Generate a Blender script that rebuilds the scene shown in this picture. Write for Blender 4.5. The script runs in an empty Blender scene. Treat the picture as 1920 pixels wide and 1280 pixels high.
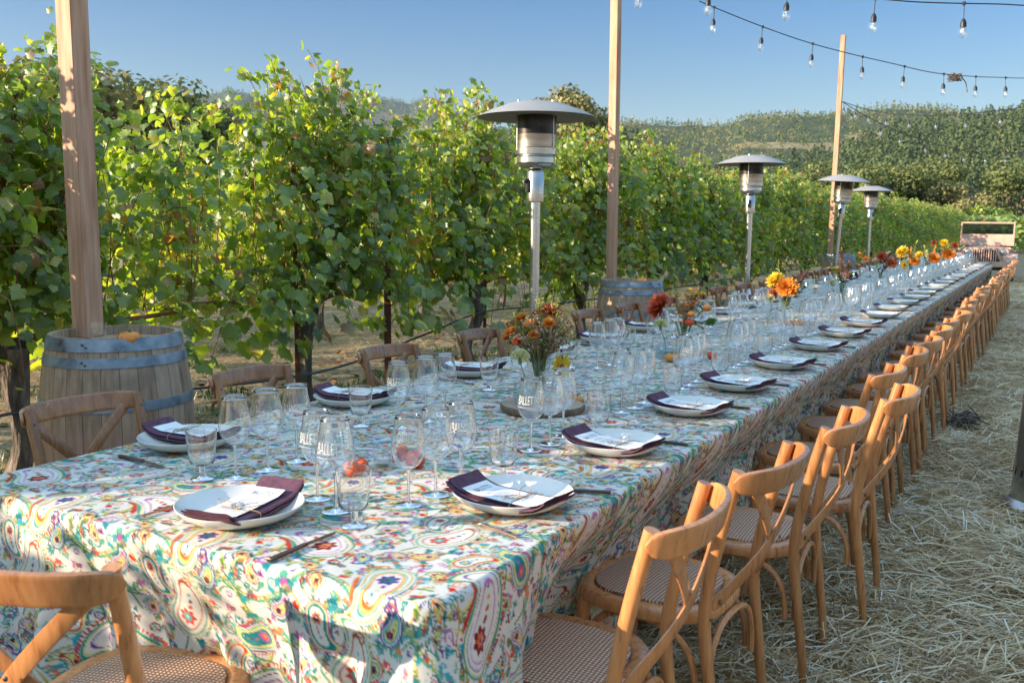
import bpy, bmesh, math, random
import numpy as np
from mathutils import Vector, Matrix, Euler, noise as mnoise
R = math.radians
PI = math.pi
random.seed(7)
rng = np.random.default_rng(11)
S = bpy.context.scene
C = S.collection

# ------------------------------------------------------------------ materials
def mat(name):
    m = bpy.data.materials.new(name); m.use_nodes = True
    nt = m.node_tree
    for n in list(nt.nodes): nt.nodes.remove(n)
    out = nt.nodes.new('ShaderNodeOutputMaterial')
    return m, nt, out
def N(nt, typ, ins=None, **kw):
    n = nt.nodes.new(typ)
    for k, v in kw.items(): setattr(n, k, v)
    if ins:
        for k, v in ins.items():
            s = n.inputs[k]
            if isinstance(v, bpy.types.NodeSocket): nt.links.new(v, s)
            else: s.default_value = v
    return n
def c4(c): return (c[0], c[1], c[2], 1.0)
def ramp(nt, fac, stops):
    n = nt.nodes.new('ShaderNodeValToRGB')
    cr = n.color_ramp
    while len(cr.elements) < len(stops): cr.elements.new(0.5)
    for e, (p, c) in zip(cr.elements, stops):
        e.position = p; e.color = c4(c)
    nt.links.new(fac, n.inputs[0])
    return n.outputs[0]
def coords(nt, scale=(1, 1, 1), kind='Object'):
    tc = N(nt, 'ShaderNodeTexCoord')
    mp = N(nt, 'ShaderNodeMapping', {'Vector': tc.outputs[kind], 'Scale': scale})
    return mp.outputs[0]
def noisetex(nt, vec, scale, detail=4, rough=0.55):
    return N(nt, 'ShaderNodeTexNoise', {'Vector': vec, 'Scale': scale, 'Detail': detail, 'Roughness': rough}).outputs[0]
def bump(nt, h, strength, dist):
    return N(nt, 'ShaderNodeBump', {'Height': h, 'Strength': strength, 'Distance': dist}).outputs[0]
def simple(name, stops, nscale=8, vscale=(1, 1, 1), rough=0.5, metal=0.0, bmp=0.0, bdist=0.002, coat=0.0, detail=4, rvar=0.0, kind='Object', bscale=None, spec=0.5, perobj=0.0):
    m, nt, out = mat(name)
    v = coords(nt, vscale, kind)
    if perobj:
        oi = N(nt, 'ShaderNodeObjectInfo')
        v = N(nt, 'ShaderNodeVectorMath', {0: v, 1: N(nt, 'ShaderNodeVectorMath', {0: (13.0, 7.0, 5.0), 'Scale': oi.outputs['Random']}, operation='SCALE').outputs[0]}).outputs[0]
    n = noisetex(nt, v, nscale, detail)
    col = ramp(nt, n, stops)
    if perobj:
        hs = N(nt, 'ShaderNodeHueSaturation', {'Color': col, 'Value': N(nt, 'ShaderNodeMath', {0: oi.outputs['Random'], 1: perobj, 2: 1.0 - perobj / 2}, operation='MULTIPLY_ADD').outputs[0]})
        col = hs.outputs[0]
    b = N(nt, 'ShaderNodeBsdfPrincipled', {'Base Color': col, 'Roughness': rough, 'Metallic': metal, 'Coat Weight': coat, 'Specular IOR Level': spec})
    if rvar:
        r = N(nt, 'ShaderNodeMapRange', {'Value': n, 'To Min': rough - rvar, 'To Max': rough + rvar})
        nt.links.new(r.outputs[0], b.inputs['Roughness'])
    if bmp:
        n2 = noisetex(nt, v, bscale or nscale * 2.5, 5)
        nt.links.new(bump(nt, n2, bmp, bdist), b.inputs['Normal'])
    nt.links.new(b.outputs[0], out.inputs[0])
    return m

M = {}
M['honey'] = simple('honey_wood', [(0.28, (0.30, 0.115, 0.038)), (0.42, (0.43, 0.175, 0.060)), (0.56, (0.50, 0.215, 0.076)), (0.72, (0.58, 0.265, 0.098))], 6, (11, 11, 1.6), 0.30, coat=0.4, bmp=0.12, bdist=0.0008, rvar=0.12, perobj=0.4, detail=8)
M['walnut'] = simple('brown_wood', [(0.28, (0.24, 0.095, 0.036)), (0.42, (0.31, 0.13, 0.05)), (0.56, (0.36, 0.155, 0.062)), (0.72, (0.43, 0.195, 0.082))], 5, (8, 8, 2.0), 0.28, coat=0.5, bmp=0.08, bdist=0.0008, rvar=0.12, perobj=0.4, detail=8)
M['screw'] = simple('screw_metal', [(0.3, (0.10, 0.09, 0.08)), (0.7, (0.25, 0.23, 0.2))], 30, rough=0.35, metal=1)
M['plate'] = simple('cream_stoneware', [(0.35, (0.74, 0.71, 0.64)), (0.65, (0.80, 0.78, 0.72))], 3, rough=0.14, coat=0.5)
M['plum'] = simple('plum_linen', [(0.3, (0.080, 0.028, 0.052)), (0.7, (0.140, 0.058, 0.092))], 60, rough=0.85, bmp=0.5, bdist=0.0006, bscale=500)
M['paper'] = simple('menu_paper', [(0.3, (0.80, 0.80, 0.79)), (0.7, (0.86, 0.86, 0.84))], 20, rough=0.7)
M['ink'] = simple('grey_ink', [(0.3, (0.10, 0.11, 0.16)), (0.7, (0.16, 0.17, 0.22))], 20, rough=0.7)
M['twine'] = simple('jute_twine', [(0.3, (0.30, 0.19, 0.09)), (0.7, (0.50, 0.35, 0.19))], 400, rough=0.9)
M['copper'] = simple('copper_cutlery', [(0.3, (0.52, 0.30, 0.20)), (0.7, (0.66, 0.40, 0.28))], 30, rough=0.24, metal=1)
M['darkmetal'] = simple('dark_knife', [(0.3, (0.13, 0.08, 0.065)), (0.7, (0.20, 0.125, 0.10))], 30, rough=0.3, metal=0.85)
M['steel'] = simple('stainless_steel', [(0.3, (0.52, 0.52, 0.52)), (0.7, (0.64, 0.63, 0.62))], 3, rough=0.27, metal=0.95, rvar=0.06)
M['steelrub'] = simple('smoked_steel', [(0.35, (0.30, 0.25, 0.21)), (0.65, (0.52, 0.47, 0.43))], 3, (1, 1, 6), 0.3, metal=1, rvar=0.1)
M['hood'] = simple('brushed_hood', [(0.3, (0.36, 0.325, 0.29)), (0.7, (0.46, 0.42, 0.375))], 3, rough=0.38, metal=0.35, rvar=0.08)
M['black'] = simple('black_plastic', [(0.3, (0.012, 0.012, 0.014)), (0.7, (0.025, 0.025, 0.028))], 30, rough=0.45)
M['rubber'] = simple('tyre_rubber', [(0.3, (0.018, 0.018, 0.018)), (0.7, (0.05, 0.045, 0.04))], 10, rough=0.85)
M['wax'] = simple('candle_wax', [(0.3, (0.78, 0.77, 0.72)), (0.7, (0.84, 0.83, 0.79))], 20, rough=0.5)
M['post'] = simple('fir_post', [(0.25, (0.33, 0.155, 0.085)), (0.4, (0.48, 0.255, 0.15)), (0.55, (0.57, 0.33, 0.205)), (0.75, (0.66, 0.42, 0.275))], 3.5, (10, 10, 0.8), 0.75, bmp=0.35, bdist=0.001, detail=7)
M['rust'] = simple('rusty_stake', [(0.3, (0.09, 0.025, 0.014)), (0.7, (0.17, 0.06, 0.035))], 18, rough=0.8, bmp=0.3)
M['hoop'] = simple('galvanised_hoop', [(0.28, (0.16, 0.085, 0.05)), (0.36, (0.17, 0.20, 0.23)), (0.5, (0.27, 0.32, 0.36)), (0.72, (0.42, 0.45, 0.47))], 11, rough=0.5, metal=0.55, rvar=0.12, bmp=0.25, bdist=0.001)
M['bark'] = simple('vine_bark', [(0.3, (0.05, 0.038, 0.028)), (0.5, (0.14, 0.11, 0.085)), (0.72, (0.30, 0.25, 0.20))], 9, (3, 3, 0.6), 0.9, bmp=1.0, bdist=0.02, detail=7)
M['treebark'] = simple('tree_bark', [(0.3, (0.07, 0.055, 0.04)), (0.7, (0.20, 0.16, 0.12))], 4, (3, 3, 0.6), 0.9, bmp=0.8, bdist=0.03)
M['cane'] = simple('red_brown_cane', [(0.3, (0.19, 0.075, 0.035)), (0.7, (0.36, 0.17, 0.085))], 6, rough=0.65)
M['hose'] = simple('black_drip_hose', [(0.3, (0.02, 0.03, 0.035)), (0.7, (0.045, 0.06, 0.07))], 5, rough=0.35)
M['wire'] = simple('trellis_wire', [(0.3, (0.2, 0.2, 0.2)), (0.7, (0.35, 0.35, 0.34))], 5, rough=0.4, metal=1)
M['slabtop'] = simple('sawn_wood', [(0.35, (0.36, 0.25, 0.17)), (0.65, (0.50, 0.38, 0.28))], 9, rough=0.75, detail=6)
M['slabbark'] = simple('log_bark', [(0.3, (0.11, 0.065, 0.04)), (0.7, (0.27, 0.17, 0.11))], 22, (1, 1, 0.3), 0.9, bmp=0.8, bdist=0.004)
M['pumpkin'] = simple('pumpkin_skin', [(0.3, (0.72, 0.20, 0.015)), (0.7, (0.85, 0.30, 0.03))], 15, rough=0.35, coat=0.2)
M['lantern'] = simple('physalis_husk', [(0.3, (0.62, 0.045, 0.012)), (0.7, (0.80, 0.12, 0.02))], 30, rough=0.5)
M['stemgreen'] = simple('green_stem', [(0.3, (0.10, 0.17, 0.035)), (0.7, (0.22, 0.28, 0.07))], 30, rough=0.6)
M['jeep'] = simple('faded_pinkish_paint', [(0.3, (0.50, 0.315, 0.235)), (0.55, (0.60, 0.39, 0.30)), (0.75, (0.66, 0.46, 0.37))], 4, rough=0.6, rvar=0.1, bmp=0.1, detail=7)
M['jeepdark'] = simple('dark_underbody', [(0.3, (0.02, 0.018, 0.016)), (0.7, (0.05, 0.045, 0.04))], 12, rough=0.8)
M['utilwood'] = simple('grey_pole_wood', [(0.3, (0.30, 0.27, 0.23)), (0.7, (0.45, 0.42, 0.38))], 2, rough=0.9)
M['lamp'] = simple('bulb_white', [(0.3, (0.75, 0.75, 0.72)), (0.7, (0.85, 0.85, 0.82))], 3, rough=0.15, coat=0.6)

def glassmat(name, tint=(0.97, 0.985, 0.98), edge=0.5, rough=0.02, blend=0.22, base=0.0, edge_light=0.40):
    m, nt, out = mat(name)
    lw = N(nt, 'ShaderNodeLayerWeight', {'Blend': 0.5})
    p = N(nt, 'ShaderNodeMath', {0: lw.outputs['Facing'], 1: 2.6}, operation='POWER')
    mx = N(nt, 'ShaderNodeMath', {0: p.outputs[0], 1: edge, 2: 0.05 + base}, operation='MULTIPLY_ADD', use_clamp=True)
    tr = N(nt, 'ShaderNodeBsdfTransparent', {'Color': c4(tint)})
    gl = N(nt, 'ShaderNodeBsdfGlossy', {'Color': (1, 1, 1, 1), 'Roughness': rough})
    mix = N(nt, 'ShaderNodeMixShader', {0: mx.outputs[0], 1: tr.outputs[0], 2: gl.outputs[0]})
    # white layer painted in for scattered light, strongest where the wall is seen edge on
    d = N(nt, 'ShaderNodeBsdfDiffuse', {'Color': (0.85, 0.88, 0.9, 1)}); t = N(nt, 'ShaderNodeBsdfTranslucent', {'Color': (0.85, 0.88, 0.9, 1)})
    dt = N(nt, 'ShaderNodeMixShader', {0: 0.5, 1: d.outputs[0], 2: t.outputs[0]})
    f = N(nt, 'ShaderNodeMath', {0: N(nt, 'ShaderNodeMath', {0: lw.outputs['Facing'], 1: 5.0}, operation='POWER').outputs[0], 1: edge_light, 2: edge_light * 0.08}, operation='MULTIPLY_ADD', use_clamp=True)
    mix2 = N(nt, 'ShaderNodeMixShader', {0: f.outputs[0], 1: mix.outputs[0], 2: dt.outputs[0]})
    nt.links.new(mix2.outputs[0], out.inputs[0])
    return m
M['glass'] = glassmat('clear_glass', (0.95, 0.965, 0.97), 1.0, 0.045, 0.3, 0.035, edge_light=0.35)
M['glassfar'] = glassmat('clear_glass_far_settings', (0.94, 0.96, 0.965), 1.0, 0.13, 0.3, 0.07, edge_light=0.55)
M['glassblue'] = glassmat('recycled_blue_glass', (0.80, 0.88, 0.88), 0.6, 0.03, 0.3)
M['glasswater'] = glassmat('vase_glass', (0.90, 0.92, 0.91), 0.6, 0.03, 0.3)
M['windglass'] = glassmat('windshield_glass', (0.30, 0.46, 0.48), 0.35, 0.02, 0.3, -0.02, edge_light=0.0)
M['rim'] = glassmat('glass_rim', (0.9, 0.92, 0.93), 0.7, 0.05, 0.3, 0.25, edge_light=0.5)
def solidglass():
    m, nt, out = mat('solid_glass')
    b = N(nt, 'ShaderNodeBsdfPrincipled', {'Base Color': (1, 1, 1, 1), 'Roughness': 0.0, 'IOR': 1.5, 'Transmission Weight': 1.0, 'Coat Weight': 0.8, 'Coat Roughness': 0.06})
    nt.links.new(b.outputs[0], out.inputs[0]); return m
M['solidglass'] = solidglass()
def etch():
    m, nt, out = mat('white_etched_lettering')
    n = noisetex(nt, coords(nt), 300, 2)
    col = ramp(nt, n, [(0.3, (0.78, 0.78, 0.76)), (0.7, (0.88, 0.88, 0.86))])
    d = N(nt, 'ShaderNodeBsdfDiffuse', {'Color': col}); t = N(nt, 'ShaderNodeBsdfTranslucent', {'Color': col})
    mix = N(nt, 'ShaderNodeMixShader', {0: 0.4, 1: d.outputs[0], 2: t.outputs[0]})
    nt.links.new(mix.outputs[0], out.inputs[0]); return m
M['etch'] = etch()

def leafmat(name, stops, trans=0.42, gloss=0.07, rough=0.42, tcol=(1.25, 1.3, 0.6), perobj=0.0, nsc=1.3, namp=0.9):
    m, nt, out = mat(name)
    g = N(nt, 'ShaderNodeNewGeometry')
    fac = g.outputs['Random Per Island']
    vec = coords(nt)
    n = noisetex(nt, vec, nsc, 2)
    f2 = N(nt, 'ShaderNodeMath', {0: n, 1: 0.5}, operation='SUBTRACT')
    f3 = N(nt, 'ShaderNodeMath', {0: f2.outputs[0], 1: namp, 2: fac}, operation='MULTIPLY_ADD', use_clamp=True)
    col = ramp(nt, f3.outputs[0], stops)
    fine = noisetex(nt, vec, 70, 3)
    col = N(nt, 'ShaderNodeMix', {0: N(nt, 'ShaderNodeMapRange', {'Value': fine, 'From Min': 0.35, 'From Max': 0.75, 'To Min': 0.0, 'To Max': 0.35}).outputs[0], 6: col, 7: (0.24, 0.26, 0.06, 1)}, data_type='RGBA').outputs[2]
    tc = N(nt, 'ShaderNodeMix', {0: 1.0, 6: col, 7: c4(tcol)}, data_type='RGBA', blend_type='MULTIPLY').outputs[2]
    d = N(nt, 'ShaderNodeBsdfDiffuse', {'Color': col})
    t = N(nt, 'ShaderNodeBsdfTranslucent', {'Color': tc})
    mix = N(nt, 'ShaderNodeMixShader', {0: trans, 1: d.outputs[0], 2: t.outputs[0]})
    gl = N(nt, 'ShaderNodeBsdfGlossy', {'Color': (0.8, 0.85, 0.9, 1), 'Roughness': rough})
    mix2 = N(nt, 'ShaderNodeMixShader', {0: gloss, 1: mix.outputs[0], 2: gl.outputs[0]})
    nt.links.new(mix2.outputs[0], out.inputs[0])
    return m
M['vineleaf'] = leafmat('grapevine_leaf', [(0.0, (0.10, 0.19, 0.04)), (0.33, (0.175, 0.29, 0.055)), (0.64, (0.30, 0.42, 0.085)), (0.88, (0.42, 0.50, 0.12)), (0.95, (0.48, 0.42, 0.10)), (1.0, (0.33, 0.15, 0.07))], trans=0.58, tcol=(1.75, 1.65, 0.42), gloss=0.065, rough=0.45)
M['weed'] = leafmat('green_weed', [(0, (0.06, 0.10, 0.03)), (0.6, (0.13, 0.18, 0.05)), (1, (0.22, 0.24, 0.09))], trans=0.3)
M['drygrass'] = leafmat('dry_grass', [(0, (0.26, 0.18, 0.095)), (0.5, (0.46, 0.35, 0.19)), (1, (0.64, 0.52, 0.31))], trans=0.2, tcol=(1, 0.95, 0.8))
M['deadleaf'] = leafmat('fallen_leaf', [(0, (0.16, 0.06, 0.03)), (0.5, (0.30, 0.13, 0.06)), (1, (0.45, 0.25, 0.12))], trans=0.15, tcol=(1, 0.8, 0.6))
M['straw'] = leafmat('cut_straw', [(0, (0.26, 0.13, 0.05)), (0.30, (0.60, 0.39, 0.175)), (0.62, (0.87, 0.66, 0.37)), (0.90, (0.95, 0.81, 0.54)), (1, (0.96, 0.93, 0.84))], trans=0.3, gloss=0.10, rough=0.38, tcol=(1, 0.95, 0.8))
M['oakleaf'] = leafmat('oak_foliage', gloss=0.01, stops=[(0, (0.075, 0.11, 0.04)), (0.6, (0.16, 0.19, 0.075)), (1, (0.28, 0.29, 0.12))], trans=0.25, tcol=(1.1, 1.1, 0.7))
M['dryleaf'] = leafmat('olive_brown_foliage', gloss=0.01, stops=[(0, (0.17, 0.17, 0.07)), (0.6, (0.30, 0.28, 0.12)), (1, (0.44, 0.38, 0.19))], trans=0.25, tcol=(1.1, 1.0, 0.7))
M['limeleaf'] = leafmat('lime_foliage', [(0, (0.18, 0.28, 0.03)), (0.6, (0.30, 0.42, 0.05)), (1, (0.42, 0.50, 0.08))], trans=0.3)
M['forest'] = leafmat('forest_foliage', [(0, (0.05, 0.085, 0.035)), (0.4, (0.11, 0.15, 0.055)), (0.75, (0.19, 0.21, 0.085)), (1, (0.32, 0.27, 0.13))], trans=0.15, gloss=0.0, tcol=(1.1, 1.1, 0.7), nsc=0.012, namp=2.2)
M['conifer'] = leafmat('conifer_foliage', [(0, (0.03, 0.06, 0.032)), (0.5, (0.06, 0.10, 0.05)), (1, (0.12, 0.16, 0.07))], trans=0.1, gloss=0.0, tcol=(1.1, 1.1, 0.7), nsc=0.01, namp=1.2)

def petal(name, a, b, trans=0.3):
    return leafmat(name, [(0, a), (0.5, tuple((x + y) / 2 for x, y in zip(a, b))), (1, b)], trans=trans, gloss=0.03, tcol=(1.1, 1.0, 0.9))
M['p_red'] = petal('coral_red_petal', (0.60, 0.07, 0.03), (0.80, 0.16, 0.07))
M['p_orange'] = petal('orange_petal', (0.80, 0.22, 0.02), (0.90, 0.40, 0.05))
M['p_yellow'] = petal('yellow_petal', (0.80, 0.52, 0.02), (0.92, 0.68, 0.06))
M['p_cream'] = petal('pale_yellow_petal', (0.82, 0.80, 0.42), (0.90, 0.88, 0.62))
M['p_rust'] = petal('rust_petal', (0.34, 0.08, 0.03), (0.52, 0.17, 0.08))
M['p_dark'] = petal('dark_maroon_petal', (0.06, 0.015, 0.03), (0.12, 0.03, 0.06), 0.1)
M['p_green'] = petal('bright_leaf', (0.07, 0.17, 0.03), (0.16, 0.30, 0.05))
M['p_gold'] = petal('goldenrod_spray', (0.42, 0.46, 0.12), (0.66, 0.62, 0.20))
M['p_dry'] = petal('dried_sprig', (0.40, 0.27, 0.17), (0.62, 0.48, 0.33), 0.2)

# cane seat weave
def canemat():
    m, nt, out = mat('woven_cane')
    tc = N(nt, 'ShaderNodeTexCoord')
    w1 = N(nt, 'ShaderNodeTexWave', {'Vector': tc.outputs['Object'], 'Scale': 30.0, 'Distortion': 0.8, 'Detail': 1.0, 'Detail Scale': 3.0}, bands_direction='X')
    w2 = N(nt, 'ShaderNodeTexWave', {'Vector': tc.outputs['Object'], 'Scale': 30.0, 'Distortion': 0.8, 'Detail': 1.0, 'Detail Scale': 3.0}, bands_direction='Y')
    mlt = N(nt, 'ShaderNodeMath', {0: w1.outputs['Fac'], 1: w2.outputs['Fac']}, operation='MULTIPLY')
    col = ramp(nt, mlt.outputs[0], [(0.0, (0.20, 0.105, 0.06)), (0.2, (0.48, 0.29, 0.18)), (0.7, (0.70, 0.48, 0.33))])
    b = N(nt, 'ShaderNodeBsdfPrincipled', {'Base Color': col, 'Roughness': 0.6})
    nt.links.new(bump(nt, mlt.outputs[0], 0.8, 0.003), b.inputs['Normal'])
    nt.links.new(b.outputs[0], out.inputs[0]); return m
M['cane_weave'] = canemat()

def stavemat():
    m, nt, out = mat('oak_staves')
    tc = N(nt, 'ShaderNodeTexCoord')
    sep = N(nt, 'ShaderNodeSeparateXYZ', {0: tc.outputs['Object']})
    ang = N(nt, 'ShaderNodeMath', {0: sep.outputs[1], 1: sep.outputs[0]}, operation='ARCTAN2')
    k = N(nt, 'ShaderNodeMath', {0: ang.outputs[0], 1: 26 / (2 * PI)}, operation='MULTIPLY')
    fl = N(nt, 'ShaderNodeMath', {0: k.outputs[0]}, operation='FLOOR')
    wn = N(nt, 'ShaderNodeTexWhiteNoise', {'W': fl.outputs[0]}, noise_dimensions='1D')
    fr = N(nt, 'ShaderNodeMath', {0: k.outputs[0]}, operation='FRACT')
    pp = N(nt, 'ShaderNodeMath', {0: fr.outputs[0], 1: 0.5}, operation='SUBTRACT')
    ab = N(nt, 'ShaderNodeMath', {0: pp.outputs[0]}, operation='ABSOLUTE')
    seam = N(nt, 'ShaderNodeMapRange', {'Value': ab.outputs[0], 'From Min': 0.47, 'From Max': 0.5, 'To Min': 0.0, 'To Max': 1.0})
    mp = N(nt, 'ShaderNodeMapping', {'Vector': tc.outputs['Object'], 'Scale': (14, 14, 1.5)})
    n = noisetex(nt, mp.outputs[0], 3, 7)
    big = noisetex(nt, tc.outputs['Object'], 3.5, 4)
    s = N(nt, 'ShaderNodeMath', {0: wn.outputs[0], 1: 0.35, 2: n}, operation='MULTIPLY_ADD')
    col = ramp(nt, s.outputs[0], [(0.35, (0.24, 0.15, 0.09)), (0.6, (0.40, 0.265, 0.165)), (0.9, (0.52, 0.37, 0.25))])
    st = N(nt, 'ShaderNodeMapRange', {'Value': big, 'From Min': 0.55, 'From Max': 0.72, 'To Min': 0.0, 'To Max': 0.55})
    col = N(nt, 'ShaderNodeMix', {0: st.outputs[0], 6: col, 7: (0.12, 0.085, 0.065, 1)}, data_type='RGBA').outputs[2]
    # wine stained belly
    zr = N(nt, 'ShaderNodeMapRange', {'Value': sep.outputs[2], 'From Min': 0.56, 'From Max': 0.48, 'To Min': 0.0, 'To Max': 0.5})
    col = N(nt, 'ShaderNodeMix', {0: zr.outputs[0], 6: col, 7: (0.42, 0.22, 0.16, 1)}, data_type='RGBA').outputs[2]
    col = N(nt, 'ShaderNodeMix', {0: seam.outputs[0], 6: col, 7: (0.06, 0.04, 0.03, 1)}, data_type='RGBA').outputs[2]
    b = N(nt, 'ShaderNodeBsdfPrincipled', {'Base Color': col, 'Roughness': 0.72})
    nt.links.new(bump(nt, n, 0.4, 0.002), b.inputs['Normal'])
    nt.links.new(b.outputs[0], out.inputs[0]); return m
M['stave'] = stavemat()

def clothmat():
    m, nt, out = mat('printed_paisley_linen')
    a = N(nt, 'ShaderNodeVertexColor', layer_name='Col')
    tc = N(nt, 'ShaderNodeTexCoord')
    n = noisetex(nt, tc.outputs['Object'], 45, 3)
    r = N(nt, 'ShaderNodeMapRange', {'Value': n, 'To Min': 0.90, 'To Max': 1.08})
    col = N(nt, 'ShaderNodeVectorMath', {0: a.outputs[0], 'Scale': r.outputs[0]}, operation='SCALE').outputs[0]
    b = N(nt, 'ShaderNodeBsdfPrincipled', {'Base Color': col, 'Roughness': 0.82, 'Specular IOR Level': 0.25})
    n1 = noisetex(nt, N(nt, 'ShaderNodeMapping', {'Vector': tc.outputs['Object'], 'Scale': (9, 1, 1)}).outputs[0], 90, 2)
    n2 = noisetex(nt, N(nt, 'ShaderNodeMapping', {'Vector': tc.outputs['Object'], 'Scale': (1, 9, 1)}).outputs[0], 90, 2)
    nn = N(nt, 'ShaderNodeMath', {0: n1, 1: n2}, operation='ADD')
    nt.links.new(bump(nt, nn.outputs[0], 0.35, 0.0012), b.inputs['Normal'])
    nt.links.new(b.outputs[0], out.inputs[0]); return m
M['cloth'] = clothmat()

# ------------------------------------------------------------------ objects
def tag(o, label=None, cat=None, group=None, kind=None):
    if label: o['label'] = label
    if cat: o['category'] = cat
    if group: o['group'] = group
    if kind: o['kind'] = kind
    return o
def thing(name, label, cat, loc=(0, 0, 0), rotz=0.0, group=None, rot=None):
    o = bpy.data.objects.new(name, None); C.objects.link(o)
    o.empty_display_size = 0.05
    o.location = loc; o.rotation_euler = rot if rot else (0, 0, rotz)
    return tag(o, label, cat, group)
def link(name, me, parent=None, loc=None, rot=None):
    o = bpy.data.objects.new(name, me); C.objects.link(o)
    if parent: o.parent = parent
    if loc: o.location = loc
    if rot: o.rotation_euler = rot
    return o
kids = {}
def dup(root, loc, rotz=None, label=None, group=None, rot=None, scale=None):
    def cp(o, parent):
        c = o.copy(); C.objects.link(c)
        if parent: c.parent = parent
        for ch in o.children: cp(ch, c)
        return c
    r = cp(root, None); r.location = loc
    if rotz is not None: r.rotation_euler = (0, 0, rotz)
    if rot is not None: r.rotation_euler = rot
    if scale is not None: r.scale = scale
    if label: r['label'] = label
    if group: r['group'] = group
    return r
def npmesh(name, V, F, m=None, smooth=True, loose=None):
    """V (n,3), F (k,q) int array (all tris or all quads) or list of arrays"""
    V = np.asarray(V, dtype=np.float32)
    Fs = F if isinstance(F, list) else [F]
    Fs = [np.asarray(f, dtype=np.int32) for f in Fs if len(f)]
    me = bpy.data.meshes.new(name)
    me.vertices.add(len(V)); me.vertices.foreach_set('co', V.ravel())
    nl = sum(f.size for f in Fs); nf = sum(len(f) for f in Fs)
    me.loops.add(nl); me.polygons.add(nf)
    me.loops.foreach_set('vertex_index', np.concatenate([f.ravel() for f in Fs]))
    tot = np.concatenate([np.full(len(f), f.shape[1], dtype=np.int32) for f in Fs])
    st = np.zeros(nf, dtype=np.int32); st[1:] = np.cumsum(tot)[:-1]
    me.polygons.foreach_set('loop_start', st)
    me.polygons.foreach_set('loop_total', tot)
    me.polygons.foreach_set('use_smooth', np.full(nf, smooth))
    me.update(calc_edges=True); me.validate()
    if m: me.materials.append(m)
    return me
class MB:
    def __init__(s): s.v = []; s.f = []
    def add(s, vs, fs):
        o = len(s.v); s.v += [tuple(v) for v in vs]; s.f += [tuple(i + o for i in f) for f in fs]
    def box(s, c, d, rot=None, bev=0.0):
        x, y, z = d[0] / 2, d[1] / 2, d[2] / 2
        if bev:
            bm = bmesh.new(); bmesh.ops.create_cube(bm, size=1)
            for v in bm.verts: v.co = Vector((v.co.x * d[0], v.co.y * d[1], v.co.z * d[2]))
            bmesh.ops.bevel(bm, geom=bm.edges[:], offset=bev, segments=2, affect='EDGES')
            vs = [v.co.copy() for v in bm.verts]; bm.verts.index_update()
            fs = [[v.index for v in f.verts] for f in bm.faces]; bm.free()
        else:
            vs = [Vector(p) for p in [(-x, -y, -z), (x, -y, -z), (x, y, -z), (-x, y, -z), (-x, -y, z), (x, -y, z), (x, y, z), (-x, y, z)]]
            fs = [(0, 3, 2, 1), (4, 5, 6, 7), (0, 1, 5, 4), (1, 2, 6, 5), (2, 3, 7, 6), (3, 0, 4, 7)]
        if rot is not None:
            Rm = Euler(rot).to_matrix(); vs = [Rm @ v for v in vs]
        s.add([v + Vector(c) for v in vs], fs)
    def lathe(s, prof, n=24, c=(0, 0, 0), capb=False, capt=False, wob=None):
        vs = []; fs = []
        for j, (r, z) in enumerate(prof):
            for i in range(n):
                a = 2 * PI * i / n
                rr = r * (wob(a, z) if wob else 1)
                vs.append((c[0] + rr * math.cos(a), c[1] + rr * math.sin(a), c[2] + z))
        for j in range(len(prof) - 1):
            for i in range(n):
                k = (i + 1) % n
                fs.append((j * n + i, j * n + k, (j + 1) * n + k, (j + 1) * n + i))
        if capb: fs.append(tuple(range(n - 1, -1, -1)))
        if capt: fs.append(tuple(range((len(prof) - 1) * n, len(prof) * n)))
        s.add(vs, fs)
    def tube(s, pts, rad, n=8, cap=True, ell=None, up=None):
        """sweep; rad scalar/list; ell=(a,b) per point half sizes for flat section (list) with n verts; up reference"""
        pts = [Vector(p) for p in pts]; k = len(pts)
        if not isinstance(rad, (list, tuple)): rad = [rad] * k
        vs = []; fs = []; side = None
        for i, p in enumerate(pts):
            t = (pts[min(i + 1, k - 1)] - pts[max(i - 1, 0)]).normalized()
            if side is None:
                u = Vector(up) if up else (Vector((0, 0, 1)) if abs(t.z) < 0.9 else Vector((1, 0, 0)))
                side = t.cross(u).normalized()
            else:
                side = (side - t * side.dot(t)).normalized() if up is None else t.cross(Vector(up)).normalized()
            b = side.cross(t).normalized()
            for q in range(n):
                a = 2 * PI * q / n
                ca, sa = math.cos(a), math.sin(a)
                if ell:
                    ea, eb = ell[i] if isinstance(ell, list) else ell
                    e = 0.35
                    x = ea * math.copysign(abs(ca) ** e, ca); y = eb * math.copysign(abs(sa) ** e, sa)
                else: x = rad[i] * ca; y = rad[i] * sa
                vs.append(p + side * x + b * y)
        for j in range(k - 1):
            for q in range(n):
                w = (q + 1) % n
                fs.append((j * n + q, (j + 1) * n + q, (j + 1) * n + w, j * n + w))
        if cap:
            fs.append(tuple(range(n))); fs.append(tuple(range(k * n - 1, (k - 1) * n - 1, -1)))
        s.add(vs, fs)
    def sphere(s, c, r, n=10, m=7, sc=(1, 1, 1)):
        vs = [(c[0], c[1], c[2] - r * sc[2])]; fs = []
        for j in range(1, m):
            ph = -PI / 2 + PI * j / m
            for i in range(n):
                a = 2 * PI * i / n
                vs.append((c[0] + r * sc[0] * math.cos(ph) * math.cos(a), c[1] + r * sc[1] * math.cos(ph) * math.sin(a), c[2] + r * sc[2] * math.sin(ph)))
        vs.append((c[0], c[1], c[2] + r * sc[2]))
        for i in range(n): fs.append((0, 1 + (i + 1) % n, 1 + i))
        for j in range(m - 2):
            for i in range(n):
                a = 1 + j * n + i; b = 1 + j * n + (i + 1) % n
                fs.append((a, b, b + n, a + n))
        L = len(vs) - 1
        for i in range(n): fs.append((L, 1 + (m - 2) * n + i, 1 + (m - 2) * n + (i + 1) % n))
        s.add(vs, fs)
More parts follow.
